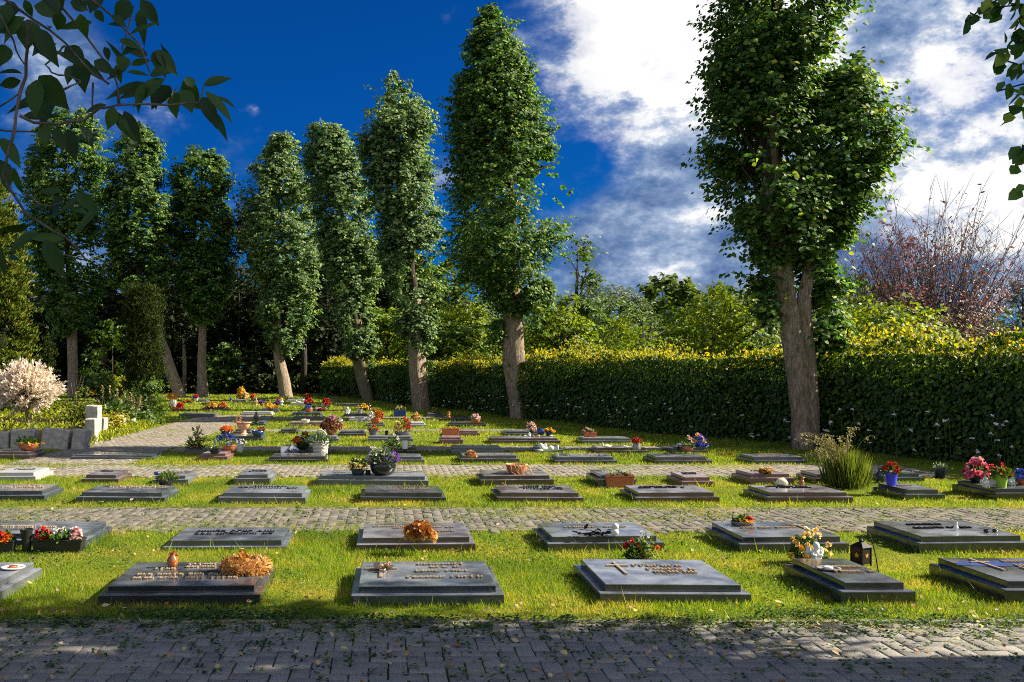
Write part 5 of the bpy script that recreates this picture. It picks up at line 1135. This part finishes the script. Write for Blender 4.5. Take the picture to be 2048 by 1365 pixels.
for q in Cc: mb.tube([(q[0] + .05, q[1], 0), (q[0] + .03, q[1], q[2] * .6), (q[0], q[1], q[2])], .004, 4)
mb.build('stems', M['reed'], fo)

# ---------------------------------------------------------------- woodland behind the far row
r = np.random.default_rng(5)
P = []; 
for i in range(110):
    x = r.uniform(-50, 8); y = r.uniform(76, 98) ; h = r.uniform(7.0, 9.5) + (3.0 if -21 < x < 3 else 0) - (2.2 if -25.5 < x < -22 else 0); rad = r.uniform(2.2, 3.4)
    m = 620; u = runit(m); q = u * (r.random((m, 1)) ** .4) * np.array([rad, rad, h / 2]) + np.array([x, y, h / 2]); P.append(q[q[:, 2] > .05])
P = np.concatenate(P); n = len(P)
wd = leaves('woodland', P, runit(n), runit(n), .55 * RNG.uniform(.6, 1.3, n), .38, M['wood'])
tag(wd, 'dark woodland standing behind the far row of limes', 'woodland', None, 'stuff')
def trunk_only(px, y0, y1, w, d, lean, label, mat='darkbark'):
    b = spot(px, 743, d); b.z = 0; t = thing('woodland_tree', label, 'tree', b, 'slim trunks in the dark woodland')
    top = spot(px + lean, y1, d) - b; mb = MB(); mb.tube([Vector((0, 0, -.1)), top * .5 + Vector((.05, 0, 0)), top], [w / 2 * d / FPX * 1.1, w / 2 * d / FPX, w / 2 * d / FPX * .7], 10, .05); mb.build('trunk', M[mat], t, True)
    u = runit(400) * np.array([1.6, 1.2, 1.4]) + np.array([top.x, 0, top.z + .6]); leaves('crown', u, runit(400), runit(400), .35, .24, M['wood'], t)
trunk_only(369, 790, 670, 8, 72, -2, 'thin sunlit trunk in the dark wood between slanting and straight limes', 'limebark')
trunk_only(606, 795, 660, 12, 70, 2, 'dim trunk in the dark wood right of the bright curving lime')
trunk_only(205, 790, 640, 16, 74, 4, 'dim trunk in the dark wood left of the columnar yew')
# understorey shrubs at the edge of the wood
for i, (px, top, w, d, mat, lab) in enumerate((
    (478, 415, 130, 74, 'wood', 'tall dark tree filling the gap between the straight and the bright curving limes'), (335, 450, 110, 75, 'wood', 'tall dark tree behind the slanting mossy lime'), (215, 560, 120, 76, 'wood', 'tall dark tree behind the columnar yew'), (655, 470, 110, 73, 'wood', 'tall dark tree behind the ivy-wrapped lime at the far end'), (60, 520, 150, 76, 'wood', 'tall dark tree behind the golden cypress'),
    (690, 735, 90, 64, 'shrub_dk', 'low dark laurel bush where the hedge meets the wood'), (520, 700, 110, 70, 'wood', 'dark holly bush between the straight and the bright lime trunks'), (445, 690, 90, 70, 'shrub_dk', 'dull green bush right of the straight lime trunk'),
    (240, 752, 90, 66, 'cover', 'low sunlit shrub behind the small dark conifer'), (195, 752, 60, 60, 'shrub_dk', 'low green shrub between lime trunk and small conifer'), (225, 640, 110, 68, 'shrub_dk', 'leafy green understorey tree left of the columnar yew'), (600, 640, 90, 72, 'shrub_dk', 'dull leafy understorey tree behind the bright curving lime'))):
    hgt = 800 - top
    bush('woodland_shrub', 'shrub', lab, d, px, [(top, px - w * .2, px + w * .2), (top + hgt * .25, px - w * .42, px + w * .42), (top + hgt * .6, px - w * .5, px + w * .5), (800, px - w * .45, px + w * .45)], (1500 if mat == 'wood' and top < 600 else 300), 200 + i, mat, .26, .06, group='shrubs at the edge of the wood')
P = []
for i in range(90):
    x = r.uniform(2, 62); y = r.uniform(68, 92); h = r.uniform(5.0, 7.2); rad = r.uniform(2.0, 3.2)
    m = 420; u = runit(m); q = u * (r.random((m, 1)) ** .4) * np.array([rad, rad, h / 2]) + np.array([x, y, h / 2]); P.append(q[q[:, 2] > .05])
P = np.concatenate(P); n = len(P)
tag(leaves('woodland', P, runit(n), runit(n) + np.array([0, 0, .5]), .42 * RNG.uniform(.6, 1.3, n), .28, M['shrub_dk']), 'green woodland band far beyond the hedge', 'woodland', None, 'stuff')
# conifers on the left
def conifer(name, cat, label, d, px, base_z, prof, nt, seed, mat, leaf, w=.3, k=10, tw=.3):
    b = spot(px, 743, d); b.z = base_z
    t = thing(name, label, cat, b); pr = px_prof(prof, d, b, .03)
    P, T, N, _ = crown_twigs(pr, b, nt, seed, k, tw, .55, .9, bough=.5); n = len(P)
    T = T * np.array([.7, .7, .3]) + np.array([0, 0, .8])
    leaves('crown', P, T, N, leaf * RNG.uniform(.7, 1.4, n), leaf * w, M[mat], t)
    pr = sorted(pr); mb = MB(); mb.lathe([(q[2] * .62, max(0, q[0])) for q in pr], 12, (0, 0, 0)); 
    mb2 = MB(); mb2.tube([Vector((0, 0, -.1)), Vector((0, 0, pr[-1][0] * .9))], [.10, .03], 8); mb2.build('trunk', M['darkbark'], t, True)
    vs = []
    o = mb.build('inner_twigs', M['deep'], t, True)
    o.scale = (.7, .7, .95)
    return t
conifer('golden_cypress', 'tree', 'tall golden cypress at the left edge behind the pink-white willow', 36, -12, 0, [(368, -25, 8), (420, -50, 26), (480, -70, 40), (560, -80, 50), (640, -85, 58), (720, -85, 62), (830, -80, 58)], 3400, 301, 'gold', .15, .35)
conifer('yew_tree', 'tree', 'dark columnar yew with upright tips beside the side path', 31, 288, 0, [(574, 262, 314), (600, 254, 320), (660, 250, 324), (720, 250, 325), (790, 252, 326), (846, 256, 326)], 3600, 303, 'yew', .09, .22, 10, .18)
bush('ivy_bush', 'shrub', 'glossy ivy bush spreading at the foot of the columnar yew', 29.5, 300, [(765, 275, 315), (790, 258, 328), (820, 255, 332), (848, 262, 334)], 300, 305, 'shrub_dk', .09, .03, tw=.3)
conifer('dwarf_conifer', 'tree', 'small dark dwarf conifer behind the flower spikes', 38, 216, .2, [(748, 208, 222), (765, 202, 230), (790, 200, 233), (806, 202, 232)], 300, 307, 'yew', .10, .3)
conifer('dwarf_conifer', 'tree', 'slim dark conifer between golden cypress and broad lime', 48, 96, .0, [(672, 90, 102), (700, 84, 108), (750, 82, 110), (790, 84, 110)], 300, 309, 'yew', .12, .3)
# ---------------------------------------------------------------- the raised bed on the left
BEDZ = .28
bedpts = [(-6.75, 21.1), (-7.05, 25), (-7.4, 29.5), (-7.7, 32.2), (-11, 36), (-22, 38), (-24, 21.2)]
mb = MB(); n = len(bedpts)
cxm = sum(q[0] for q in bedpts) / n; cym = sum(q[1] for q in bedpts) / n
inn = [(q[0] + (cxm - q[0]) * .04, q[1] + (cym - q[1]) * .04) for q in bedpts]
mb.add([(q[0], q[1], -.02) for q in bedpts] + [(q[0], q[1], BEDZ) for q in inn], [tuple(range(2 * n - 1, n - 1, -1))] + [(k, n + k, n + (k + 1) % n, (k + 1) % n) for k in range(n)])
tag(mb.build('flower_bed_ground', M['soil']), kind='structure')
r = np.random.default_rng(12)
def in_poly(x, y, poly):
    c = np.zeros(len(x), bool); j = len(poly) - 1
    for i in range(len(poly)):
        xi, yi = poly[i]; xj, yj = poly[j]
        c ^= ((yi > y) != (yj > y)) & (x < (xj - xi) * (y - yi) / (yj - yi + 1e-9) + xi); j = i
    return c
m = 26000; X = r.uniform(-24, -6, m); Y = r.uniform(21, 38, m); ok = in_poly(X, Y, inn) & ((X > -13) | (r.random(m) < .4)); X = X[ok]; Y = Y[ok]; n = len(X)
BB = Bumps(9, 8, .9)(np.stack([X, Y, 0 * X], 1)); hgt = np.clip(.14 + .16 * BB, .04, .42) * r.uniform(.2, 1, n)
P = np.stack([X, Y, BEDZ + hgt], 1)
gc = leaves('ground_cover', P, r.normal(0, .7, (n, 3)) + np.array([0, 0, .6]), r.normal(0, .5, (n, 3)) + np.array([0, -.2, .7]), .085 * r.uniform(.7, 1.4, n), .045, M['cover'])
tag(gc, 'yellow-green ground cover filling the raised bed', 'ground cover', None, 'stuff')
# weedy fringe between blocks and side path
m = 3000; Y = r.uniform(20.6, 33, m); X = np.interp(Y, [20.6, 33], [-6.5, -7.5]) + r.normal(.12, .16, m); P = np.stack([X, Y, r.uniform(.0, .16, m)], 1)
wf = leaves('weeds', P, r.normal(0, .5, (m, 3)) + np.array([0, 0, .9]), r.normal(0, .6, (m, 3)), .10 * r.uniform(.6, 1.3, m), .03, M['cover'])
tag(wf, 'weeds fringing the limestone blocks', 'weeds', None, 'stuff')
# limestone blocks
def block(px, py, d, w, h, dep, lean, label, rz=0.0):
    c = spot(px, py, d); c.z = 0
    rr = random.Random(int(px * 7 + py)); bm = bmesh.new(); bmesh.ops.create_cube(bm, size=1)
    bmesh.ops.subdivide_edges(bm, edges=bm.edges, cuts=5, use_grid_fill=True)
    Bn = Bumps(int(px), 8, 6)
    for v in bm.verts:
        k = Vector((v.co.x * w, v.co.y * dep, (v.co.z + .5) * h)); nn = float(Bn(np.array([tuple(k)]))[0]) * .010
        for ax in range(3):
            pass
        v.co = k * (1 + nn) + Vector((rr.gauss(0, .003), rr.gauss(0, .003), rr.gauss(0, .003)))
    me = bpy.data.meshes.new('limestone_block'); bm.to_mesh(me); bm.free()
    o = link_mesh('limestone_block', me, M['stone'], None, True); o.location = c + Vector((0, 0, -.05)); o.rotation_euler = (rr.uniform(-.05, .05), lean, rz)
    me.set_sharp_from_angle(angle=math.radians(50))
    bv = o.modifiers.new('worn', 'BEVEL'); bv.width = .02; bv.segments = 2; bv.limit_method = 'ANGLE'; bv.angle_limit = math.radians(50)
    tag(o, label, 'stone block', 'limestone blocks edging the raised bed'); return o
block(8, 900, 20.6, .26, .40, .22, .0, 'limestone block at the left edge behind the bowl of greens')
block(48, 900, 20.6, .50, .46, .24, .03, 'wide upright limestone block right behind the bowl of greens')
block(110, 902, 20.5, .56, .48, .24, .13, 'leaning wide limestone block with a sloping top')
block(160, 903, 20.5, .26, .46, .36, .10, 'narrow leaning limestone block with a bright sunlit side', -.1)
block(184, 890, 22.0, .24, .62, .32, .0, 'stepped middle limestone block half way up the row')
block(187, 880, 23.4, .30, .86, .32, .0, 'tallest limestone block with a carved recess')
block(201, 882, 24.4, .28, .52, .36, .0, 'low sunlit limestone block beside the tallest one')
block(214, 876, 25.8, .24, .42, .5, .04, 'small sunlit limestone block in the weeds')
block(237, 872, 27.0, .30, .46, .5, -.04, 'pale limestone block beside the yellow flowers')
block(258, 866, 28.6, .28, .52, .5, .05, 'pale limestone block below the flower spikes')
block(275, 858, 30.0, .20, .34, .4, .0, 'weed-grown limestone block near the ivy bush')
block(300, 852, 31.2, .18, .46, .3, .0, 'bluish shaded stone beside the ivy bush')
# pink-white willow standard
d = 23.2; b = spot(57, 743, d); b.z = BEDZ - .05
t = thing('willow_standard', 'round-headed pink and white willow on a thin pale stem', 'tree', b)
cz = EYE + (743 - 782) * d / FPX - b.z
mb = MB(); mb.tube([Vector((0, 0, -.05)), Vector((-.03, 0, .3)), Vector((-.09, 0, cz - .35)), Vector((-.08, 0, cz - .15))], [.04, .034, .03, .03], 8)
rr = random.Random(2); P = []; T = []
for i in range(620):
    u = Vector((rr.gauss(0, 1), rr.gauss(0, 1), rr.gauss(.25, .8))).normalized(); e = Vector((-.06 + u.x * .76, u.y * .66, cz + u.z * (.62 if u.z > 0 else .50))) * 1.0
    e = e + (e - Vector((-.06, 0, cz))) * rr.uniform(-.28, .16); s = Vector((-.08, 0, cz - .22))
    if i % 4 == 0: mb.tube([s, s.lerp(e, .55) + Vector((0, 0, .04)), e], [.008, .005, .002], 4)
    for q in range(24):
        f = .45 + .55 * (q + rr.random()) / 24; P.append(tuple(s.lerp(e, f) + Vector((0, 0, .03)) + Vector((rr.gauss(0, .012),) * 3))); dd = (e - s).normalized(); T.append((dd.x + rr.gauss(0, .6), dd.y + rr.gauss(0, .6), dd.z + rr.gauss(.1, .6)))
mb.build('trunk', M['limebark'], t, True); n = len(P)
leaves('crown', np.array(P), np.array(T), runit(n) + np.array([0, 0, .5]), .085 * RNG.uniform(.7, 1.3, n), .038, M['pinkwillow'], t)
bush('spirea_bush', 'shrub', 'rounded olive-gold spirea bush right of the pink-white willow', 25.0, 148, [(757, 138, 146), (770, 128, 160), (790, 118, 175), (815, 118, 180), (835, 125, 180)], 900, 311, 'gold', .075, .02, tw=.25, wfrac=.45)
# hosta with flower spikes
d = 27.5; b = spot(238, 743, d); b.z = BEDZ - .02
t = thing('hosta_plant', 'variegated hosta clump with pale upright flower spikes', 'plant', b)
n = 240; u = runit(n); u[:, 2] = np.abs(u[:, 2]) * .9; P = u * np.array([.55, .4, .42]) * RNG.uniform(.4, 1, (n, 1)) + np.array([0, 0, .05]); leaves('foliage', P, u + np.array([0, 0, -.25]) + runit(n) * .3, np.array([0, -.3, .9]) + runit(n) * .35, .20 * RNG.uniform(.7, 1.2, n), .12, M['hosta'], t)
rr = random.Random(6)
for i in range(13):
    x = rr.uniform(-.45, .85) if i > 4 else (-.45 + .2 * i); h = rr.uniform(.5, .75) if i > 4 else rr.uniform(.75, .98); mb = MB(); mb.tube([(x * .8, 0, .1), (x, 0, h)], [.010, .006], 5); s = mb.build('flower_spike', M['oat'], t)
    m = 34; P = np.stack([np.full(m, x) + RNG.normal(0, .012, m), RNG.normal(0, .012, m), RNG.uniform(h * .6, h, m)], 1); leaves('blossoms', P, runit(m) + np.array([0, 0, .3]), runit(m), .05, .03, M['oat'], s)
bush('marigold_patch', 'plant', 'yellow flowering patch among the limestone blocks', 25.0, 222, [(830, 212, 232), (842, 206, 238), (858, 208, 238)], 130, 313, 'hedge_new', .06, .01, tw=.2)
bush('rose_bush', 'shrub', 'small dark bush with red blooms at the left edge behind the willow', 30.0, 0, [(780, -20, 14), (800, -25, 18), (830, -25, 18)], 120, 317, 'shrub_dk', .08, .02, tw=.25)
plant([o for o in COL.objects if o.name.startswith('rose_bush')][0], ('red', 16, .5, .4, .07, 0, .6), .4, .2)
# tall grass clump in front of the hedge
c = ground(1692, 976, 0)
t = thing('grass_clump', 'tall ornamental grass clump with nodding pale seed heads', 'plant', c)
r = np.random.default_rng(77); n = 1700; u = r.normal(0, 1, (n, 2)) * np.array([.10, .10]); hh = r.uniform(.25, .62, n) * (1 - .5 * np.minimum(1, np.abs(u[:, 0]) / .5))
lean = np.concatenate([u * 1.1 + r.normal(0, .13, (n, 2)), np.ones((n, 1))], 1)
leaves('blades', np.concatenate([u, np.zeros((n, 1))], 1), lean, r.normal(0, 1, (n, 3)), hh, .012, M['reed'], t, .1)
mb = MB(); P = []; T = []; rr = random.Random(8)
for i in range(62):
    far = rr.random() < .15
    tx = rr.gauss(-.24, .17) if not far else rr.uniform(-.1, .3); hz = rr.uniform(.52, .90) if not far else rr.uniform(.85, 1.05); bx = rr.gauss(0, .08); ty = rr.gauss(0, .12)
    p = [Vector((bx + (tx - bx) * f ** 1.8, ty * f, hz * (f - .16 * f ** 5))) for f in [k / 8 for k in range(9)]]; p.append(p[-1] + Vector((-.05 if tx < 0 else .05, 0, -.02))); mb.tube(p, [.0035] * 10, 4)
    for q in range(17):
        f = rr.uniform(.72, 1) * 9; j = min(8, int(f)); a = p[j].lerp(p[j + 1], f - j); P.append(tuple(a + Vector((rr.gauss(0, .014), rr.gauss(0, .014), rr.gauss(-.008, .012))))); T.append((rr.gauss(-.3 if tx < 0 else .3, .4), rr.gauss(0, .4), rr.gauss(-.5, .4)))
mb.build('stalks', M['oat'], t); n = len(P)
leaves('seed_heads', np.array(P), np.array(T), runit(n), .032, .010, M['oat'], t)
# ---------------------------------------------------------------- the cherry branch hanging in from the left
d0 = 2.4; cb = Vector((-2.9, 1.9, 0))
t = thing('cherry_tree', 'cherry tree whose dark leafy branches hang in from the top left', 'tree', cb)
TW = [([(-60, -30), (10, 0), (68, 40), (131, 89), (187, 150), (218, 169)], 4.5), ([(100, -20), (127, 19), (176, 77), (223, 138), (234, 169), (239, 211)], 4), ([(160, -20), (183, 0), (225, 35), (279, 87), (300, 145)], 4), ([(267, 9), (251, 75), (243, 103)], 2.5),
      ([(58, 40), (56, 91), (52, 152), (35, 211), (30, 258), (26, 281), (15, 320), (10, 360), (26, 389), (51, 425), (85, 448), (133, 471), (154, 499), (174, 522)], 5), ([(-30, -30), (21, 66), (35, 103), (52, 131)], 3.5), ([(40, 232), (66, 246), (117, 248), (164, 241), (199, 220), (234, 209), (340, 211), (398, 204)], 4.5),
      ([(131, 94), (122, 101), (94, 127), (103, 145), (131, 150), (162, 162)], 3), ([(-20, 225), (0, 213), (40, 187)], 3.5), ([(127, 178), (162, 164)], 3), ([(183, 169), (185, 246)], 3), ([(-20, 255), (0, 258), (33, 266), (79, 263)], 3.5), ([(46, 389), (77, 407), (103, 412), (126, 404)], 3), ([(120, 508), (150, 516), (174, 522)], 2.5), ([(398, 204), (407, 175)], 2), ([(234, 209), (232, 180)], 2.5), ([(340, 211), (352, 175)], 2)]
mb = MB(); rr = random.Random(12)
mb.tube([Vector((0, 0, -.2)), Vector((.05, 0, 1.2)), Vector((.0, .1, 2.2)), Vector((.5, .3, 3.0)), Vector((1.2, .45, 3.1)), spot(-150, -60, d0) - cb], [.17, .13, .12, .08, .05, .02], 12, .05)
mb.tube([Vector((.0, .1, 2.1)), Vector((-.5, .3, 3.2)), Vector((-.6, .2, 4.2))], [.10, .06, .02], 10, .05)
hub = spot(-150, -60, d0) - cb
for ln, w in TW:
    dd = d0 + rr.uniform(-.12, .12); q = [spot(x + rr.gauss(0, 1), y + rr.gauss(0, 1), dd + .02 * math.sin(i)) - cb for i, (x, y) in enumerate(ln)]
    if ln[0][0] < 0 or ln[0][1] < 0: q = [hub] + q
    q2 = []
    for a, b2 in zip(q, q[1:]):
        for f in (0, .5): q2.append(a.lerp(b2, f) + Vector((rr.gauss(0, .0012), 0, rr.gauss(0, .0012))))
    q2.append(q[-1]); rad = [w * d0 / FPX * .62 * (1.15 - .5 * i / len(q2)) * rr.uniform(.88, 1.15) for i in range(len(q2))]
    mb.tube(q2, rad, 7)
mb.build('trunk', M['copperbark'], t, True)
LV = [(407,173,462,149,24),(410,183,469,237,22),(403,195,434,239,26),(366,162,398,210,32),(330,158,258,206,38),(340,172,300,212,40),(352,185,347,234,30),(361,180,385,220,34),(307,103,330,150,24),(312,100,356,148,26),(253,145,303,146,14),(279,20,287,77,22),(281,0,318,50,26),(260,2,232,45,34),(239,80,281,94,16),(279,95,236,108,30),(248,112,244,141,26),(208,94,220,122,18),(188,122,228,146,24),(165,115,164,181,40),(131,94,170,130,34),(232,130,242,167,14),(122,25,114,62,24),(160,28,172,76,24),(68,12,130,30,34),(140,5,178,18,28),(60,40,52,96,44),(50,35,0,80,46),(40,20,-10,30,40),(49,0,65,35,16),(77,58,111,130,32),(64,85,94,112,22),(45,148,-10,140,26),(42,162,-6,172,20),(78,152,133,218,46),(73,160,66,232,34),(45,233,115,228,18),(213,210,166,222,16),(228,215,217,259,24),(236,225,245,265,18),(240,232,268,282,22),(248,222,281,288,24),(95,250,85,292,26),(113,255,122,300,20),(135,258,150,322,28),(165,252,188,292,20),(2,276,42,330,26),(0,320,20,380,32),(28,335,41,394,18),(122,384,71,380,14),(126,394,98,432,30),(145,402,150,446,20),(152,386,197,424,24),(100,428,90,450,10),(90,480,124,552,32),(75,466,10,500,24),(60,450,-5,468,18),(0,495,8,555,14),(20,10,-10,60,40),(90,-10,120,25,34),(200,-10,178,22,30),(225,30,250,50,16),(10,90,0,130,34),(190,20,208,45,16),(262,130,300,118,14),(300,150,340,140,30),(290,165,268,225,26),(318,170,308,215,20),(385,175,372,150,20)]
P = []; T = []; N = []; L = []; Wd = []
for x0, y0, x1, y1, w in LV:
    da = d0 + rr.uniform(-.10, .10); a = spot(x0, y0, da) - cb; c2 = spot(x1, y1, da + rr.uniform(-.03, .03)) - cb
    P.append(tuple(a)); T.append(tuple(c2 - a)); L.append((c2 - a).length); N.append((rr.gauss(.1, .35), -1.0, rr.gauss(.35, .4))); Wd.append(w * d0 / FPX * 1.12)
    if rr.random() < .55:
        a = a + Vector((rr.gauss(0, .012), rr.uniform(.05, .2), rr.gauss(0, .012))); P.append(tuple(a)); q = (c2 - a).normalized() + Vector((rr.gauss(0, .5), rr.gauss(0, .2), rr.gauss(0, .4))); T.append(tuple(q)); L.append((c2 - a).length * rr.uniform(.5, .8)); N.append((rr.gauss(.1, .4), -1.0, rr.gauss(.35, .4))); Wd.append(w * d0 / FPX * .8)
leaves('foliage', np.array(P), np.array(T), np.array(N), np.array(L), np.array(Wd), M['cherry'], t, .28, True)
n = 900; u = runit(n) * np.array([1.1, 1.0, .8]) * (RNG.random((n, 1)) ** .35) + np.array([-.3, .2, 3.9])
leaves('crown', u, runit(n) + np.array([0, 0, -.6]), runit(n) + np.array([0, 0, .5]), .11, .05, M['cherry'], t)
n = 300; u = np.stack([RNG.uniform(-.2, 1.0, n), RNG.uniform(.0, .7, n), RNG.uniform(2.75, 3.4, n)], 1); leaves('crown', u, runit(n) + np.array([0, 0, -.6]), runit(n) + np.array([0, 0, .5]), .11, .05, M['cherry'], t)

# ---------------------------------------------------------------- grass, weeds, fallen leaves
def blade_mat():
    m, nt, out = new_mat('grass_blades')
    g = node(nt, 'ShaderNodeNewGeometry'); tc = node(nt, 'ShaderNodeTexCoord').outputs['Object']
    c = ramp(nt, g.outputs['Random Per Island'], [(0, (.07, .15, .010)), (.5, (.165, .27, .014)), (.85, (.28, .34, .022)), (1, (.42, .38, .10))])
    f = noise(nt, 1.3, 6, .65, tc); c = mixc(nt, ramp(nt, f, [(.48, (0, 0, 0)), (.66, (.8, .8, .8))]), c, (.46, .37, .09))
    f = noise(nt, .7, 4, .6, tc); c = mixc(nt, ramp(nt, f, [(.5, (0, 0, 0)), (.66, (.7, .7, .7))]), c, (.06, .13, .012))
    p = bsdf(nt, Roughness=.55); p.inputs['Specular IOR Level'].default_value = .3; nt.links.new(c, p.inputs['Base Color'])
    t = node(nt, 'ShaderNodeBsdfTranslucent'); nt.links.new(mixc(nt, 1.0, c, (1.5, 1.4, .4), 'MULTIPLY'), t.inputs['Color'])
    mx = node(nt, 'ShaderNodeMixShader'); mx.inputs[0].default_value = .5
    nt.links.new(p.outputs[0], mx.inputs[1]); nt.links.new(t.outputs[0], mx.inputs[2]); nt.links.new(mx.outputs[0], out.inputs['Surface']); return m
r = np.random.default_rng(99); GV = []
gB = Bumps(21, 8, 2.2); gB2 = Bumps(22, 8, .8)
def blades(X, Y, hgt, w, lean=.5):
    n = len(X); a = r.uniform(0, 2 * PI, n); h = hgt * r.uniform(.5, 1.25, n); dx = np.cos(a) * w / 2; dy = np.sin(a) * w / 2; lx = r.normal(0, lean, n) * h; ly = r.normal(0, lean, n) * h
    z0 = np.full(n, -.004)
    V = np.stack([np.stack([X - dx, Y - dy, z0], 1), np.stack([X + dx, Y + dy, z0], 1), np.stack([X + lx, Y + ly, h], 1)], 1); GV.append(V.reshape(-1, 3))
def lawn_mask(X, Y, edge=.0):
    ok = np.ones(len(X), bool)
    for cx, cy, hw, hd in RECTS: ok &= ~((np.abs(X - cx) < hw) & (np.abs(Y - cy) < hd))
    for x0, x1, y0, y1 in PATHS: ok &= ~((X > x0 + edge) & (X < x1 - edge) & (Y > y0 + edge) & (Y < y1 - edge))
    return ok
for y0, y1, dens, hgt, w in ((6.28, 8, 6500, .026, .006), (8, 10, 4500, .028, .007), (11.6, 15.2, 2200, .034, .010), (16.9, 21, 1000, .045, .015), (21, 28, 420, .05, .024), (28, 42, 160, .055, .04), (42, 72, 40, .07, .08)):
    xa = -.42 * y1 - .3; xb = min(.66 * y1 + .3, 14); n = int(dens * (xb - xa) * (y1 - y0)); X = r.uniform(xa, xb, n); Y = r.uniform(y0, y1, n)
    ok = lawn_mask(X, Y, .05); X = X[ok]; Y = Y[ok]
    q = np.stack([X, Y, 0 * X], 1); k = np.clip(1 + .28 * gB(q) + .25 * gB2(q), .35, 1.9)
    blades(X, Y, hgt * k, w)
# longer grass round every plate
for cx, cy, hw, hd in RECTS:
    m = int(min(900, 5200 / max(1, cy - 5.5) * (hw + hd))); s = r.random(m); sd = r.integers(0, 4, m); e = np.abs(r.normal(.0, .03, m)) + .004
    X = np.where(sd < 2, cx + (s * 2 - 1) * hw, cx + np.where(sd == 2, -1, 1) * (hw + e)); Y = np.where(sd < 2, cy + np.where(sd == 0, -1, 1) * (hd + e), cy + (s * 2 - 1) * hd)
    ok = np.ones(m, bool)
    for x0, x1, y0, y1 in PATHS: ok &= ~((X > x0) & (X < x1) & (Y > y0 + .06) & (Y < y1 - .06))
    X = X[ok]; Y = Y[ok]; blades(X, Y, np.where(r.random(len(X)) < .03, .12, .042), .006 + .0011 * max(0, cy - 6), .4)
# tufts and moss in the joints of the paths
for i, (x0, x1, y0, y1) in enumerate(PATHS):
    dens = (800, 1700, 1100, 600, 260, 120, 300)[i]; xa = max(x0, -.42 * y1); xb = min(x1, .66 * y1); n = int(dens * max(.1, xb - xa) * (y1 - y0)); X = r.uniform(xa, xb, n); Y = r.uniform(y0, y1, n)
    q = np.stack([X, Y, 0 * X], 1); ed = np.minimum(Y - y0, y1 - Y); pr = np.clip(gB(q * 1.4) * .6 - .22 + 1.3 * np.exp(-ed / .2) + .35 * gB2(q), .02, 1)
    ok = r.random(n) < pr; X = X[ok]; Y = Y[ok]
    c = .103; jx = x0 + np.round((X - x0) / c) * c; jy = y0 + np.round((Y - y0) / c) * c; sn = r.random(len(X)) < .5
    X = np.where(sn, jx + r.normal(0, .006, len(X)), X); Y = np.where(sn, Y, jy + r.normal(0, .006, len(X)))
    X = np.repeat(X, 4) + r.normal(0, .008, len(X) * 4); Y = np.repeat(Y, 4) + r.normal(0, .008, len(Y) * 4); blades(X, Y, np.where(r.random(len(X)) < .08, .05, .026), .006 + .001 * max(0, y0 - 5), .7)
V = np.concatenate(GV); go = np_mesh('grass', V, np.arange(len(V)).reshape(-1, 3), blade_mat())
tag(go, 'short sunlit grass between the grave plates', 'grass', None, 'stuff')
# low clover and weeds along the path edges
n = 42000; X = r.uniform(-4.5, 8, n); Y = np.where(r.random(n) < .3, 6.36 + np.abs(r.normal(0, .16, n)), r.uniform(6.3, 15, n)); q = np.stack([X, Y, 0 * X], 1)
ok = (gB(q * .8) + .3 * gB2(q) > .55 - np.where(Y < 6.7, .6, 0)) & lawn_mask(X, Y); X = X[ok]; Y = Y[ok]; n2 = len(X)
m = 2900; Xp = r.uniform(-4.5, 7, m); Yp = np.where(r.random(m) < .5, 6.42 - r.exponential(.2, m), np.where(r.random(m) < .6, r.uniform(9.95, 11.7, m), r.uniform(5.1, 6.3, m))); X = np.concatenate([X, np.repeat(Xp, 5) + r.normal(0, .02, m * 5)]); Y = np.concatenate([Y, np.repeat(Yp, 5) + r.normal(0, .02, m * 5)]); n = len(X)
P = np.stack([X, Y, r.uniform(.012, .045, n)], 1)
wl = leaves('clover', P, r.normal(0, 1, (n, 3)) * np.array([1, 1, .25]), r.normal(0, .3, (n, 3)) + np.array([0, 0, 1]), .026 * r.uniform(.6, 1.3, n), .02, M['green'])
tag(wl, 'clover and small weeds along the edges of the paved paths', 'weeds', None, 'stuff')
n = 620; Y = np.concatenate([r.uniform(4.9, 6.9, 240), r.uniform(6.9, 17, 380)]); X = r.uniform(-.40, .64, n) * Y; ok = lawn_mask(X, Y, .5) | (Y < 12); X = X[ok]; Y = Y[ok]; n = len(X)
fl = leaves('fallen_leaves', np.stack([X, Y, r.uniform(.025, .05, n)], 1), r.normal(0, 1, (n, 3)) * np.array([1, 1, .35]), r.normal(0, .5, (n, 3)) + np.array([0, 0, 1]), .04 * r.uniform(.5, 1.4, n), .028, leaf_mat('dry_leaf', [(0, (.22, .10, .03)), (.4, (.42, .27, .12)), (.75, (.55, .44, .28)), (1, (.5, .42, .06))], .2, (1.2, 1.1, .7), .7, .2), None, .3)
n = 2600; Y = np.where(r.random(n) < .6, 6.36 - np.abs(r.normal(0, .22, n)), r.choice([9.95, 11.7], n) + r.normal(0, .10, n)); X = r.uniform(-.42, .66, n) * Y; P = np.stack([X, Y, r.uniform(.018, .03, n)], 1)
st = leaves('dry_straw', P, r.normal(0, 1, (n, 3)) * np.array([1, 1, .12]), r.normal(0, .3, (n, 3)) + np.array([0, 0, 1]), .075 * r.uniform(.4, 1.4, n), .006, M['oat'])
tag(st, 'dry grass clippings lying along the path edges', 'grass clippings', None, 'stuff')
tag(fl, 'small dry fallen leaves on paving and grass', 'fallen leaves', None, 'stuff')
